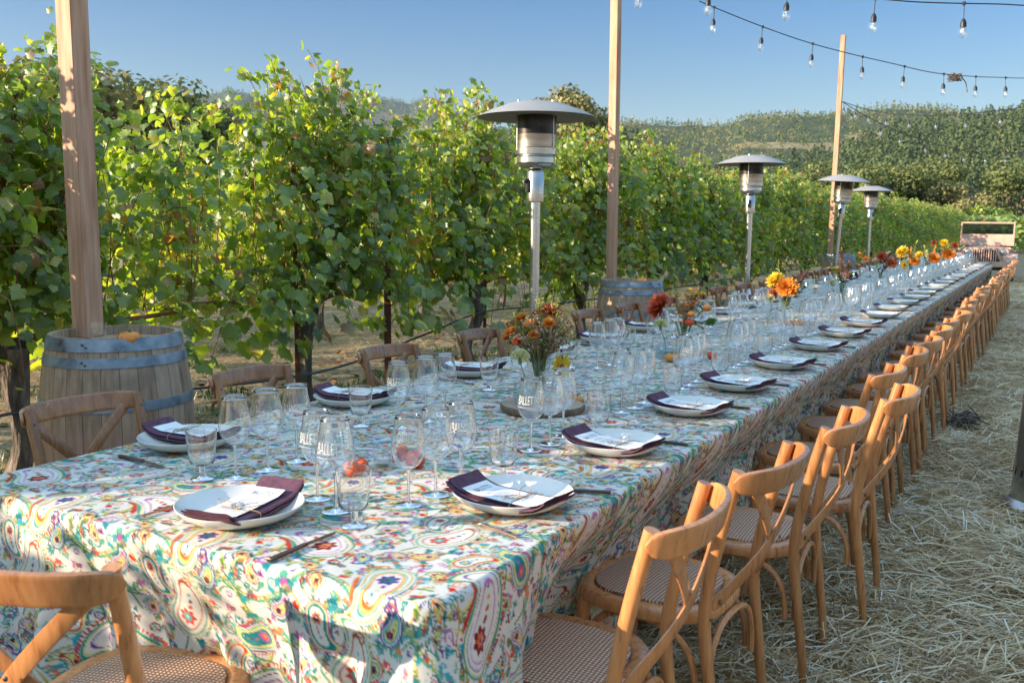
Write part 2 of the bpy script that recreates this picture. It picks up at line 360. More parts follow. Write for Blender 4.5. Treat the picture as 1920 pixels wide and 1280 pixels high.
    def mesh(s, name, m, smooth=True, auto=35):
        me = bpy.data.meshes.new(name); me.from_pydata([tuple(v) for v in s.v], [], s.f); me.validate(); me.update()
        me.materials.append(m)
        if smooth:
            me.polygons.foreach_set('use_smooth', [True] * len(me.polygons))
            if auto: 
                try: me.set_sharp_from_angle(angle=R(auto))
                except Exception: pass
        return me
    def obj(s, name, m, parent=None, smooth=True, loc=None, rot=None, auto=35):
        return link(name, s.mesh(name, m, smooth, auto), parent, loc, rot)
def bez(pts, n):
    """Catmull-Rom through pts -> n points"""
    P = [Vector(p) for p in pts]; P = [P[0] * 2 - P[1]] + P + [P[-1] * 2 - P[-2]]
    out = []; segs = len(P) - 3
    for i in range(n):
        t = i / (n - 1) * segs; k = min(int(t), segs - 1); t -= k
        a, b, c, d = P[k:k + 4]
        out.append(0.5 * ((2 * b) + (c - a) * t + (2 * a - 5 * b + 4 * c - d) * t * t + (3 * b - a - 3 * c + d) * t ** 3))
    return out
ORD = ['nearest', 'second', 'third', 'fourth', 'fifth', 'sixth', 'seventh', 'eighth', 'ninth', 'tenth', 'eleventh', 'twelfth', 'thirteenth', 'fourteenth', 'fifteenth', 'sixteenth', 'seventeenth', 'eighteenth', 'nineteenth', 'twentieth', 'twenty-first', 'twenty-second', 'twenty-third', 'twenty-fourth', 'twenty-fifth', 'twenty-sixth', 'twenty-seventh', 'twenty-eighth', 'twenty-ninth', 'thirtieth', 'thirty-first', 'thirty-second']
#@@NEXT
# ------------------------------------------------------------------ printed paisley pattern (painted stroke by stroke, sampled onto the cloth's vertices)
TW = 640
pr = np.random.default_rng(5)
CAN = np.zeros((TW, TW, 3)); CAN[:] = (0.90, 0.885, 0.845)
PAL = dict(teal=(0.10, 0.50, 0.53), sea=(0.38, 0.66, 0.55), green=(0.36, 0.50, 0.22), olive=(0.70, 0.68, 0.32), pale=(0.88, 0.84, 0.55), red=(0.80, 0.24, 0.16), orange=(0.90, 0.47, 0.22), burg=(0.50, 0.13, 0.20), purple=(0.40, 0.22, 0.54), mauve=(0.74, 0.40, 0.66), navy=(0.15, 0.18, 0.44), dgreen=(0.12, 0.33, 0.27), cream=(0.92, 0.90, 0.85), aqua=(0.24, 0.64, 0.68), rust=(0.66, 0.30, 0.14))
def disc(x, y, r, col, al=0.85, ax=None, asp=1.0):
    R0 = int(r * max(1, asp)) + 3
    xi, yi = int(round(x)), int(round(y))
    gx = np.arange(xi - R0, xi + R0 + 1); gy = np.arange(yi - R0, yi + R0 + 1)
    DX, DY = np.meshgrid(gx - x, gy - y)
    if ax is not None:
        c, s_ = math.cos(ax), math.sin(ax)
        U = DX * c + DY * s_; V = -DX * s_ + DY * c
        d = np.sqrt((U / asp) ** 2 + V ** 2)
    else: d = np.sqrt(DX ** 2 + DY ** 2)
    a = np.clip(r + 0.5 - d, 0, 1)[..., None] * al
    ix = np.ix_(gy % TW, gx % TW)
    CAN[ix] = CAN[ix] * (1 - a) + np.array(PAL[col] if isinstance(col, str) else col) * a
def stroke(pts, w0, w1, col, al=0.85, taper=True):
    P = np.array([tuple(p)[:2] for p in bez([(a, b, 0) for a, b in pts], 90)])
    L = np.r_[0, np.cumsum(np.hypot(*np.diff(P, axis=0).T))]
    n = max(6, int(L[-1] / 1.3))
    t = np.linspace(0, L[-1], n)
    X = np.interp(t, L, P[:, 0]); Y = np.interp(t, L, P[:, 1])
    for i in range(n):
        u = i / (n - 1)
        w = w0 + (w1 - w0) * u
        if taper: w *= max(0.12, math.sin(PI * min(1, 0.12 + u * 0.88)) ** 0.5)
        disc(X[i], Y[i], w, col, al)
    return X, Y
def petalp(x, y, ang, L, w, col, al=0.8):
    for i in range(7):
        u = i / 6
        disc(x + math.cos(ang) * L * u, y + math.sin(ang) * L * u, max(0.5, w * math.sin(PI * (0.12 + 0.8 * u))), col, al)
def sprig(x, y, ang, n, L, col1, col2, curl=0.5):
    pts = []; a = ang; px, py = x, y
    for i in range(n + 1):
        pts.append((px, py)); a += curl / n; px += math.cos(a) * L / n; py += math.sin(a) * L / n
    stroke(pts, 1.1, 0.7, col1, 0.9, False)
    for i in range(1, n + 1):
        q = pts[i]; b = ang + curl * i / n
        petalp(q[0], q[1], b + 0.9, 11, 3.4, col2, .72); petalp(q[0], q[1], b - 0.9, 11, 3.4, col2, .72)
def flower(x, y, r, c1, c2, n=5, a0=0.0):
    for i in range(n): petalp(x, y, a0 + 2 * PI * i / n, r, r * 0.33, c1)
    disc(x, y, r * 0.28, c2, 0.95)
def curl(x, y, ang, r, col, w=3.0, turns=1.3, s=1):
    pts = []
    for i in range(14):
        u = i / 13; a = ang + s * turns * 2 * PI * u; rr = r * (1 - 0.8 * u)
        pts.append((x + rr * math.cos(a), y + rr * math.sin(a)))
    stroke(pts, w, w * 0.8, col)
    disc(pts[-1][0], pts[-1][1], w * 1.2, col)
def paisley(cx, cy, s, ang, flip, rings, core, fringe, fcol2='burg'):
    sp = []; K = 60
    for i in range(K):
        u = i / (K - 1); th = flip * (0.2 + 2.3 * u ** 1.5)
        sp.append((u, th))
    pts = []; px = py = 0.0
    for i in range(K):
        pts.append((px, py)); a = sp[i][1]; px += math.cos(a) * s * 1.9 / K; py += math.sin(a) * s * 1.9 / K
    ca, sa = math.cos(ang), math.sin(ang)
    P = [(cx + x * ca - y * sa, cy + x * sa + y * ca) for x, y in pts]
    def wid(u): return s * 0.52 * (1 - u) ** 0.75 * (1 + 0.25 * math.sin(PI * u)) + s * 0.035
    for k, (fr, col) in enumerate(rings):
        for i in range(K):
            u = i / (K - 1)
            if u > 0.25 + 0.75 * fr: break
            w = (wid(u) - s * 0.52 * (1 - fr) * 0.8) * (0.98 + 0.03 * math.sin(9 * u + k))
            if w > 0.6: disc(P[i][0], P[i][1], w, col, 0.75 if k else 0.9)
    # core motif
    x, y = P[3]
    flower(x, y, s * 0.24, core[0], core[1], 7, ang); flower(x, y, s * 0.14, core[2], core[3], 6, ang + 0.3)
    for q in range(4):
        j = 14 + 6 * q; disc(P[j][0], P[j][1], max(1, s * 0.05 * (1 - q * 0.15)), core[q % 4], 0.85, ang, 1.6)
    # outline fringe of petals
    for i in range(0, K, 2):
        u = i / (K - 1); j = min(i + 1, K - 1); h = max(i - 1, 0)
        tx, ty = P[j][0] - P[h][0], P[j][1] - P[h][1]; a = math.atan2(ty, tx)
        for sg in (-1, 1):
            w = wid(u) + 4
            if u > 0.8 and sg * flip > 0: continue
            ox, oy = P[i][0] + math.cos(a + sg * PI / 2) * w, P[i][1] + math.sin(a + sg * PI / 2) * w
            if fringe == 'dots': disc(ox, oy, 2.0, fcol2, 0.9)
            else: petalp(ox, oy, a + sg * PI / 2, s * 0.09, s * 0.028, fringe); disc(ox, oy, 1.3, fcol2, 0.8)
    for q in range(9):
        a = ang + PI * 0.5 + PI * q / 8
        w = wid(0) + 4
        ox, oy = P[0][0] + math.cos(a) * w, P[0][1] + math.sin(a) * w
        if fringe == 'dots': disc(ox, oy, 2.0, fcol2, 0.9)
        else: petalp(ox, oy, a, s * 0.09, s * 0.028, fringe); disc(ox, oy, 1.3, fcol2, 0.8)
# broad ribbons that wander across the tile
stroke([(-40, 90), (80, 40), (200, 80), (300, 170), (420, 150), (520, 60), (680, 90)], 5, 5, 'sea', 0.8, False)
stroke([(-40, 100), (80, 52), (200, 92), (300, 182), (420, 162), (520, 72), (680, 100)], 3, 3, 'olive', 0.8, False)
stroke([(60, -30), (30, 100), (90, 250), (40, 400), (90, 520), (60, 610)], 4.5, 4.5, 'pale', 0.9, False)
stroke([(66, -30), (37, 100), (98, 250), (47, 400), (97, 520), (66, 610)], 2.2, 2.2, 'green', 0.8, False)
for i in range(60):
    u = i / 59; disc(48 + 26 * math.sin(u * 12.6), -30 + 640 * u, 1.8, 'dgreen', 0.9, 0.4, 1.7)
for i in range(46):
    x, y = pr.uniform(0, TW, 2); curl(x, y, pr.uniform(0, 6), pr.uniform(9, 20), ['teal', 'olive', 'purple', 'green', 'rust', 'sea', 'navy', 'burg'][i % 8], pr.uniform(1.4, 2.8), pr.uniform(.8, 1.4), 1 if i % 2 else -1)
for i in range(64):
    x, y = pr.uniform(0, TW, 2); a = pr.uniform(0, 6.28); L = pr.uniform(60, 130); b = pr.uniform(-30, 30)
    pts = [(x, y), (x + math.cos(a) * L / 2 - math.sin(a) * b, y + math.sin(a) * L / 2 + math.cos(a) * b), (x + math.cos(a) * L, y + math.sin(a) * L)]
    c_ = ['sea', 'olive', 'pale', 'green', 'teal', 'orange'][i % 6]
    X_, Y_ = stroke(pts, 4.5, 1.5, c_, 0.6)
    for q in range(0, len(X_), 9): disc(X_[q], Y_[q], 1.4, 'dgreen', .8)
for i in range(215):
    x, y = pr.uniform(0, TW, 2); a = pr.uniform(0, 6.28)
    sprig(x, y, a, int(pr.integers(3, 6)), pr.uniform(22, 44), ['green', 'dgreen', 'teal', 'burg'][i % 4], ['sea', 'teal', 'orange', 'green', 'aqua', 'olive', 'aqua', 'red', 'mauve', 'teal'][i % 10], pr.uniform(-1.4, 1.4))
for i in range(100):
    x, y = pr.uniform(0, TW, 2)
    flower(x, y, pr.uniform(7, 15), ['aqua', 'teal', 'purple', 'orange', 'teal', 'mauve', 'burg', 'sea'][i % 8], ['pale', 'navy', 'olive', 'burg'][i % 4], int(pr.integers(3, 6)), pr.uniform(0, 6))
# pale wash shadows next to the ribbons, small paisleys and scrolls in the gaps
for i, (x, y) in enumerate([(250, 210), (420, 380), (150, 480), (560, 60), (330, 150), (40, 180), (255, 530), (520, 610), (330, 330), (600, 300), (480, 430), (180, 30), (110, 110), (300, 460)]):
    a = i * 2.3
    paisley(x, y, 34 + 5 * (i % 4), a, 1 if i % 2 else -1, [(1.0, ['green', 'teal', 'red', 'purple', 'olive'][i % 5]), (0.78, 'cream'), (0.6, ['orange', 'mauve', 'sea', 'aqua', 'rust'][i % 5]), (0.35, 'pale')], ('burg', 'pale', 'navy', 'orange'), 'dots' if i % 3 else 'teal', ['dgreen', 'red', 'navy'][i % 3])
paisley(200, 330, 150, 2.2, 1, [(1.0, 'sea'), (0.93, 'teal'), (0.87, 'pale'), (0.80, 'cream'), (0.70, 'purple'), (0.66, 'cream'), (0.40, 'mauve'), (0.34, 'cream')], ('burg', 'red', 'orange', 'navy'), 'red')
paisley(480, 250, 125, -0.9, -1, [(1.0, 'teal'), (0.93, 'cream'), (0.82, 'olive'), (0.76, 'cream'), (0.60, 'aqua'), (0.54, 'pale'), (0.42, 'orange'), (0.34, 'cream')], ('purple', 'pale', 'teal', 'burg'), 'orange')
paisley(420, 540, 118, 0.7, 1, [(1.0, 'olive'), (0.94, 'cream'), (0.82, 'sea'), (0.74, 'cream'), (0.50, 'rust'), (0.42, 'cream')], ('red', 'navy', 'aqua', 'pale'), 'dots', 'dgreen')
paisley(90, 560, 82, -2.4, -1, [(1.0, 'purple'), (0.9, 'cream'), (0.78, 'sea'), (0.64, 'pale'), (0.4, 'teal')], ('mauve', 'purple', 'orange', 'pale'), 'red')
paisley(585, 430, 70, 1.6, -1, [(1.0, 'sea'), (0.88, 'pale'), (0.7, 'red'), (0.5, 'cream')], ('teal', 'navy', 'pale', 'red'), 'dots', 'navy')
paisley(330, 60, 72, -1.8, 1, [(1.0, 'mauve'), (0.86, 'pale'), (0.68, 'teal'), (0.45, 'cream')], ('orange', 'burg', 'navy', 'pale'), 'teal')
for (x, y, a, r, c, w, s_) in [(330, 420, 0, 30, 'teal', 4, 1), (560, 130, 2, 26, 'purple', 3.4, -1), (130, 180, 1, 28, 'mauve', 4.2, 1), (300, 250, 3, 18, 'burg', 2.4, -1), (600, 560, 4, 26, 'sea', 4, 1), (235, 600, 5, 24, 'green', 3.4, -1), (20, 300, 2, 22, 'orange', 3, 1), (520, 360, 1.4, 16, 'navy', 2.4, 1), (180, 110, 4, 20, 'aqua', 3, -1), (390, 350, 0.6, 15, 'red', 2.4, 1), (470, 30, 3, 18, 'rust', 2.8, -1), (20, 460, 0.3, 17, 'navy', 2.4, -1)]:
    curl(x, y, a, r, c, w, 1.35, s_)
# watercolour wash: pigment strength varies inside the strokes
gx, gy = np.meshgrid(np.arange(TW), np.arange(TW))
wash = np.zeros((TW, TW))
for k in range(26):
    fx, fy = pr.integers(-14, 15, 2); ph = pr.uniform(0, 6.28)
    wash += np.sin(2 * PI * (fx * gx + fy * gy) / TW + ph) / (2 + 0.3 * math.hypot(fx, fy))
wash = np.clip(wash / 3, -1, 1)[..., None]
bgc = np.array((0.90, 0.885, 0.845))
CAN = bgc + (CAN - bgc) * (0.98 + 0.30 * wash)
CAN = np.clip(CAN, 0, 1); gr_ = CAN.mean(axis=2, keepdims=True); CAN = np.clip((gr_ + (CAN - gr_) * 1.08) * 0.91, 0, 1)
LIN = np.where(CAN < 0.04045, CAN / 12.92, ((CAN + 0.055) / 1.055) ** 2.4).astype(np.float32)
def pattern(u, v):
    x = (np.asarray(u) * 1230) % TW; y = (np.asarray(v) * 1230) % TW
    x0 = np.floor(x).astype(int); y0 = np.floor(y).astype(int); fx = (x - x0)[:, None]; fy = (y - y0)[:, None]
    x0 %= TW; y0 %= TW; x1 = (x0 + 1) % TW; y1 = (y0 + 1) % TW
    return (LIN[y0, x0] * (1 - fx) * (1 - fy) + LIN[y0, x1] * fx * (1 - fy) + LIN[y1, x0] * (1 - fx) * fy + LIN[y1, x1] * fx * fy)

# ------------------------------------------------------------------ tables and cloths
XL, XR, TZ = -2.53, -0.965, 0.76
SEG = [1.385, 3.96, 7.25, 10.9, 14.6, 18.0, 21.2]
def smooth01(t): t = np.clip(t, 0, 1); return t * t * (3 - 2 * t)
def cloth(i, y0, y1, step, first, last, label):
    rc = 0.05; hang = 0.685
    xs = np.linspace(XL, XR, max(8, int((XR - XL) / step)) + 1)
    ys = np.linspace(y0, y1, max(8, int((y1 - y0) / step)) + 1)
    nx, ny = len(xs), len(ys)
    X, Y = np.meshgrid(xs, ys)      # (ny,nx)
    U, V0 = X.copy(), Y.copy()
    def corner(X, Y, cx, cy, sx, sy):
        dx = (X - cx) * sx; dy = (Y - cy) * sy
        mk = (dx > 0) & (dy > 0)
        a, b = dx / rc, dy / rc
        m = np.maximum(a, b); h = np.hypot(a, b) + 1e-9
        X[mk] = (cx + sx * rc * a * m / h)[mk]; Y[mk] = (cy + sy * rc * b * m / h)[mk]
    if first:
        corner(X, Y, XR - rc, y0 + rc, 1, -1); corner(X, Y, XL + rc, y0 + rc, -1, -1)
    if last:
        corner(X, Y, XR - rc, y1 - rc, 1, 1); corner(X, Y, XL + rc, y1 - rc, -1, 1)
    Z = TZ + 0.0035 + 0.0016 * np.sin(X * 9 + Y * 3.1) * np.sin(Y * 5.3 - X * 2.2) + 0.0012 * np.sin(X * 23 + 1.7 * np.sin(Y * 4))
    if step < 0.006:      # pressed fold creases
        Z += 0.0025 * np.exp(-((X + 1.75) / 0.006) ** 2) + 0.002 * np.exp(-((Y - 2.75) / 0.006) ** 2) + 0.002 * np.exp(-((X + 1.28) / 0.006) ** 2)
    # boundary, counted from the far left corner round the front to the far right corner
    idx = np.arange(ny * nx).reshape(ny, nx)
    if first:
        b = np.r_[idx[::-1, 0], idx[0, 1:], idx[1:, -1]]; paths = [b]
    else:
        paths = [idx[::-1, 0], idx[:, -1]]
    if last: paths.append(idx[-1, ::-1])
    Xf, Yf, Zf, Uf, Vf = [a.ravel() for a in (X, Y, Z, U, V0)]
    verts = [np.c_[Xf, Yf, Zf]]; uvs = [np.c_[Uf, Vf]]
    faces = [np.c_[idx[:-1, :-1].ravel(), idx[:-1, 1:].ravel(), idx[1:, 1:].ravel(), idx[1:, :-1].ravel()]]
    base = nx * ny
    K = max(12, int(hang / (step * 1.15)))
    t = np.r_[np.linspace(0.004, 0.03, 6), np.linspace(0.03, hang, K)[1:]]
    for b in paths:
        px, py, pu, pv = Xf[b], Yf[b], Uf[b], Vf[b]
        tx, ty = np.gradient(px), np.gradient(py); L = np.hypot(tx, ty) + 1e-9
        nxn, nyn = ty / L, -tx / L
        # outward
        cx, cy = (XL + XR) / 2, (y0 + y1) / 2
        if not first:
            nxn = np.where(px > cx, 1.0, -1.0); nyn = np.zeros_like(px)
            if last and abs(py - y1).max() < rc + 0.01: nxn = nxn * 0; nyn = np.ones_like(px)
        arc = np.r_[0, np.cumsum(np.hypot(np.diff(pu), np.diff(pv)))]
        T, PXX = np.meshgrid(t, px, indexing='ij'); _, PYY = np.meshgrid(t, py, indexing='ij')
        NX = np.broadcast_to(nxn, T.shape); NY = np.broadcast_to(nyn, T.shape); A = np.broadcast_to(arc, T.shape)
        g = smooth01((T - 0.03) / 0.6)
        # per side: seats push the cloth in; the corner flares out
        cornr = np.exp(-((PXX - XR) ** 2 + (PYY - y0) ** 2) / 0.10 ** 2) if first else 0 * T
        cornl = np.exp(-((PXX - XL) ** 2 + (PYY - y0) ** 2) / 0.12 ** 2) if first else 0 * T
        sidey = PYY
        push = smooth01((sidey - 1.60) / 0.5) if first else 1.0
        onside = np.abs(NX) ** 2
        inward = onside * push * (0.17 * smooth01(T / 0.33) + 0.07 * g) * (0.85 + 0.15 * np.sin(2 * PI * sidey / 0.72 + 1))
        front = np.abs(NY) ** 2
        if first: inward = inward + front * 0.085 * smooth01(T / 0.33) * np.exp(-((PXX + 1.66) / 0.42) ** 4)
        w = np.sin(A * 2 * PI / 0.21 + 1.3 * np.sin(A * 2.1)) + 0.5 * np.sin(A * 2 * PI / 0.093 + 2)
        fold = 0.028 * g * (w + 0.6) * (1 - 0.4 * push * onside)
        flare = (0.13 * cornr + 0.06 * cornl) * smooth01(T / hang)
        # deep fold beside the near right corner, on the front
        if first: fold = fold + front * (0.035 * np.exp(-((PXX + 1.235 + 0.10 * T) / 0.035) ** 2) - 0.03 * np.exp(-((PXX + 1.15 + 0.08 * T) / 0.03) ** 2) + 0.03 * np.exp(-((PXX + 2.2 - 0.15 * T) / 0.05) ** 2)) * smooth01(T / 0.35)
        r = 0.016
        ang = np.clip(T / r, 0, PI / 2)
        off = r * np.sin(ang) + np.where(T > r * PI / 2, 0, 0) - inward + fold + flare
        drop = r * (1 - np.cos(ang)) + np.maximum(0, T - r * PI / 2)
        VX = PXX + NX * off; VY = PYY + NY * off; VZ = TZ + 0.0035 - drop * (1 - 0.02 * g)
        UU = np.broadcast_to(pu, T.shape) + NX * T; VV = np.broadcast_to(pv, T.shape) + NY * T
        nb = len(b); k = len(t)
        verts.append(np.c_[VX.ravel(), VY.ravel(), VZ.ravel()]); uvs.append(np.c_[UU.ravel(), VV.ravel()])
        g0 = np.vstack([b[None, :], base + np.arange(nb * k).reshape(k, nb)])
        faces.append(np.c_[g0[:-1, :-1].ravel(), g0[1:, :-1].ravel(), g0[1:, 1:].ravel(), g0[:-1, 1:].ravel()])
        base += nb * k
    Vv = np.vstack(verts); UV = np.vstack(uvs)
    me = npmesh('tablecloth', Vv, faces, M['cloth'])
    col = pattern(UV[:, 0] + 3.07 + 0.13 * i, UV[:, 1] + 0.31 + 0.21 * i)
    at = me.color_attributes.new('Col', 'FLOAT_COLOR', 'POINT')
    at.data.foreach_set('color', np.c_[col, np.ones(len(col))].astype(np.float32).ravel())
    o = link('tablecloth', me)
    tag(o, label, 'tablecloth', 'paisley cloths over the joined tables')
LBL = ['paisley printed tablecloth hanging to the floor at the near end of the table',
       'second paisley tablecloth from the near end, under the red dahlia bouquet',
       'third paisley tablecloth from the near end, past the second seam in the drape',
       'fourth paisley tablecloth from the near end of the long table',
       'fifth paisley tablecloth, next to last before the vehicle',
       'last paisley tablecloth at the far end, closest to the vehicle']
FAST = False
for i in range(6):
    cloth(i, SEG[i] + (0.004 if i else 0), SEG[i + 1], [0.0036, 0.008, 0.014, 0.02, 0.03, 0.03][i], i == 0, i == 5, LBL[i])
#@@NEXT
# ------------------------------------------------------------------ crossback chair (faces +Y, origin on the ground under the seat)
def make_chair(wood, label, group):
    t = thing('crossback_chair', label, 'chair', group=group)
    postpath = [(0.175, -0.255, 0), (0.185, -0.245, 0.12), (0.188, -0.222, 0.30), (0.188, -0.205, 0.45), (0.188, -0.212, 0.56), (0.192, -0.245, 0.72), (0.197, -0.285, 0.875)]
    for s in (-1, 1):
        m = MB(); p = bez([(s * x, y, z) for x, y, z in postpath], 22)
        m.tube(p, [0.0130 + 0.0043 * min(1, q.z / 0.4) for q in p], 12)
        me = m.mesh('rear_leg', wood); link('rear_leg', me, t)
    for s in (-1, 1):
        m = MB(); p = bez([(s * 0.192, 0.205, 0), (s * 0.18, 0.19, 0.12), (s * 0.172, 0.172, 0.28), (s * 0.168, 0.165, 0.445)], 14)
        m.tube(p, [0.013 + 0.005 * min(1, q.z / 0.4) for q in p], 12)
        m.obj('front_leg', wood, t)
    # top rail: broad bent band that bulges backwards
    m = MB(); pts = []; ell = []
    for i in range(37):
        q = -1 + 2 * i / 36
        x = 0.222 * math.sin(q * 1.25) / math.sin(1.25)
        y = -0.280 - 0.088 * (1 - abs(q) ** 2.1)
        z = 0.847 + 0.004 * (1 - q * q)
        h = 0.0330 * max(0.02, (1 - abs(q) ** 9)) ** 0.5
        pts.append((x, y + 0.0, z)); ell.append((0.0088 * (0.45 + 0.55 * (1 - abs(q) ** 12)), h))
    m.tube(pts, 0.01, 16, True, ell, up=(0, -0.22, 1))
    m.obj('top_rail', wood, t)
    # crossing straps
    for s in (-1, 1):
        m = MB(); pts = []; L = 22
        a = Vector((s * 0.186, -0.321, 0.843)); b = Vector((-s * 0.168, -0.234, 0.490))
        for i in range(L):
            u = i / (L - 1); p = a.lerp(b, u)
            p.y -= 0.030 * math.sin(PI * u) + (0.008 if s > 0 else 0.0) * math.sin(PI * u) 
            p.y += 0.018 * smooth01(np.array((u - 0.55) / 0.45)).item()
            pts.append(p)
        n = 8; vs = []; fs = []
        for i, p in enumerate(pts):
            u = i / (L - 1); tg = (pts[min(i + 1, L - 1)] - pts[max(i - 1, 0)]).normalized()
            nrm = Vector((s * (0.75 - 1.25 * u), -1, 0.1)).normalized()
            side = tg.cross(nrm).normalized(); nrm = side.cross(tg).normalized()
            endf = min(1.0, (min(u, 1 - u) * 24 + 0.25)) ** 0.5
            w = 0.0175 * endf; h = 0.0035
            vs += [p + side * w * cx + nrm * h * cy for cx, cy in [(-1, -0.6), (-0.85, -1), (0.85, -1), (1, -0.6), (1, 0.6), (0.85, 1), (-0.85, 1), (-1, 0.6)]]
        for j in range(L - 1):
            for q in range(n):
                w_ = (q + 1) % n; fs.append((j * n + q, (j + 1) * n + q, (j + 1) * n + w_, j * n + w_))
        fs.append(tuple(range(n))); fs.append(tuple(range(L * n - 1, (L - 1) * n - 1, -1)))
        m.add(vs, fs); st = m.obj('cross_strap', wood, t)
        for p, nn in ((pts[1], -1), (pts[-2], -1)):
            mm = MB(); mm.sphere((p.x, p.y - 0.006, p.z), 0.0070, 8, 5, (1, 0.55, 1)); mm.obj('screw', M['screw'], st)
    mm = MB(); mm.sphere((0, -0.333, 0.662), 0.0055, 8, 5, (1, 0.6, 1)); mm.obj('screw', M['screw'], t)
    for s in (-1, 1):
        for q_ in ((s * 0.197, -0.258, 0.835), (s * 0.190, -0.2255, 0.470)):
            mm = MB(); mm.sphere(q_, 0.0055, 8, 5, (1, 0.6, 1)); mm.obj('screw', M['screw'], t)
    # seat ring (rounded trapezoid) and cane panel
    def outline(k, a):
        ca, sa = math.cos(a), math.sin(a); e = 2 / 2.9
        x = math.copysign(abs(ca) ** e, ca); y = math.copysign(abs(sa) ** e, sa)
        wx = 0.212 * (1 + 0.045 * y) * k[0]; return (wx * x, 0.008 + 0.212 * y * k[1])
    n = 56; vs = []; fs = []
    prof = [(1.0, 0.432), (1.01, 0.445), (1.0, 0.461), (0.975, 0.468), (0.86, 0.469), (0.80, 0.463), (0.785, 0.455), (0.785, 0.435), (0.86, 0.428)]
    for j, (k, z) in enumerate(prof):
        for i in range(n):
            x, y = outline((k, k), 2 * PI * i / n); vs.append((x, y, z))
    J = len(prof)
    for j in range(J):
        jj = (j + 1) % J
        for i in range(n):
            w = (i + 1) % n; fs.append((j * n + i, j * n + w, jj * n + w, jj * n + i))
    m = MB(); m.add(vs, fs); m.obj('seat_frame', wood, t, auto=50)
    m = MB(); vs = [(0, 0.008, 0.474)]; fs = []
    rings = [0.25, 0.5, 0.7, 0.79, 0.80]
    for j, k in enumerate(rings):
        for i in range(n):
            x, y = outline((k, k), 2 * PI * i / n); vs.append((x, y, 0.474 - 0.008 * k ** 4 if j < 4 else 0.452))
    for i in range(n): fs.append((0, 1 + i, 1 + (i + 1) % n))
    for j in range(len(rings) - 1):
        for i in range(n):
            w = (i + 1) % n; fs.append((1 + j * n + i, 1 + (j + 1) * n + i, 1 + (j + 1) * n + w, 1 + j * n + w))
    m.add(vs, fs); m.obj('cane_seat', M['cane_weave'], t)
    # bentwood braces: an arch under each side of the seat
    for (ax, ay), (bx, by) in [((0.172, 0.172), (0.19, -0.205)), ((-0.172, 0.172), (-0.19, -0.205)), ((0.185, -0.212), (-0.185, -0.212)), ((0.168, 0.178), (-0.168, 0.178))]:
        pts = []
        for i in range(25):
            a = PI * i / 24; c_ = -math.cos(a)
            q = 0.5 + 0.5 * math.copysign(abs(c_) ** 0.75, c_)
            z = 0.245 + 0.180 * math.sin(a) ** 0.75
            inset = 0.93
            x = ax + (bx - ax) * (0.5 + (q - 0.5) * 0.90); y = ay + (by - ay) * (0.5 + (q - 0.5) * 0.90)
            pts.append((x, y, z))
        m = MB(); m.tube(pts, 0.0095, 8); m.obj('arched_brace', wood, t)
    return t
honey = make_chair(M['honey'], 'honey coloured crossback chair alone at the near end of the table', 'honey crossback chairs')
honey.location = (-1.65, 1.24, 0); honey.rotation_euler = (0, 0, R(14))
# right hand row, backs to the straw aisle
rc = [(1.885, -0.945, 3), (2.455, -0.90, -4), (3.07, -0.84, 2), (3.675, -0.755, 1), (4.25, -0.875, -2), (4.95, -0.86, 4), (5.55, -0.85, -3), (6.20, -0.85, 2), (6.75, -0.86, -2), (7.45, -0.83, 3), (8.15, -0.85, -3)]
y = 8.15
for i in range(17):
    y += 0.745 + random.uniform(-0.05, 0.05); rc.append((y, -0.855 + random.uniform(-0.03, 0.03), random.uniform(-5, 5)))
for i, (y, x, a) in enumerate(rc):
    if y > 21.2: break
    dup(honey, (x, y, 0), R(90 + a), '%s honey crossback chair in the row beside the straw aisle' % ('nearest' if i == 0 else ORD[i] + ' from the camera,'))
    if i: bpy.context.view_layer
brown = make_chair(M['walnut'], 'nearest brown crossback chair on the vine side, in front of the barrel', 'brown crossback chairs on the vine side')
brown.location = (-2.49, 1.94, 0); brown.rotation_euler = (0, 0, R(-92))
lc = [(2.72, -2.49, -89), (3.58, -2.46, -92), (4.45, -2.47, -88), (5.18, -2.48, -93), (5.93, -2.49, -90)]
y = 5.93
for i in range(20):
    y += 0.765 + random.uniform(-0.05, 0.05); lc.append((y, -2.48 + random.uniform(-0.04, 0.04), -90 + random.uniform(-5, 5)))
for i, (y, x, a) in enumerate(lc):
    if y > 21.2: break
    dup(brown, (x, y, 0), R(a), '%s brown crossback chair from the camera along the vine side' % ORD[i + 1])

# ------------------------------------------------------------------ tableware
TT = TZ + 0.0055
def txt_mesh(body, size, sx, weight=0.0):
    cu = bpy.data.curves.new('t', 'FONT'); cu.body = body; cu.size = size; cu.align_x = 'CENTER'; cu.align_y = 'CENTER'; cu.offset = weight; cu.resolution_u = 3
    o = bpy.data.objects.new('t', cu); C.objects.link(o); bpy.context.view_layer.update()
    me = bpy.data.meshes.new_from_object(o.evaluated_get(bpy.context.evaluated_depsgraph_get()))
    bpy.data.objects.remove(o)
    bm = bmesh.new(); bm.from_mesh(me); bmesh.ops.triangulate(bm, faces=bm.faces[:])
    vs = [(v.co.x * sx, v.co.y) for v in bm.verts]; bm.verts.index_update()
    fs = [tuple(v.index for v in f.verts) for f in bm.faces]; bm.free()
    return vs, fs
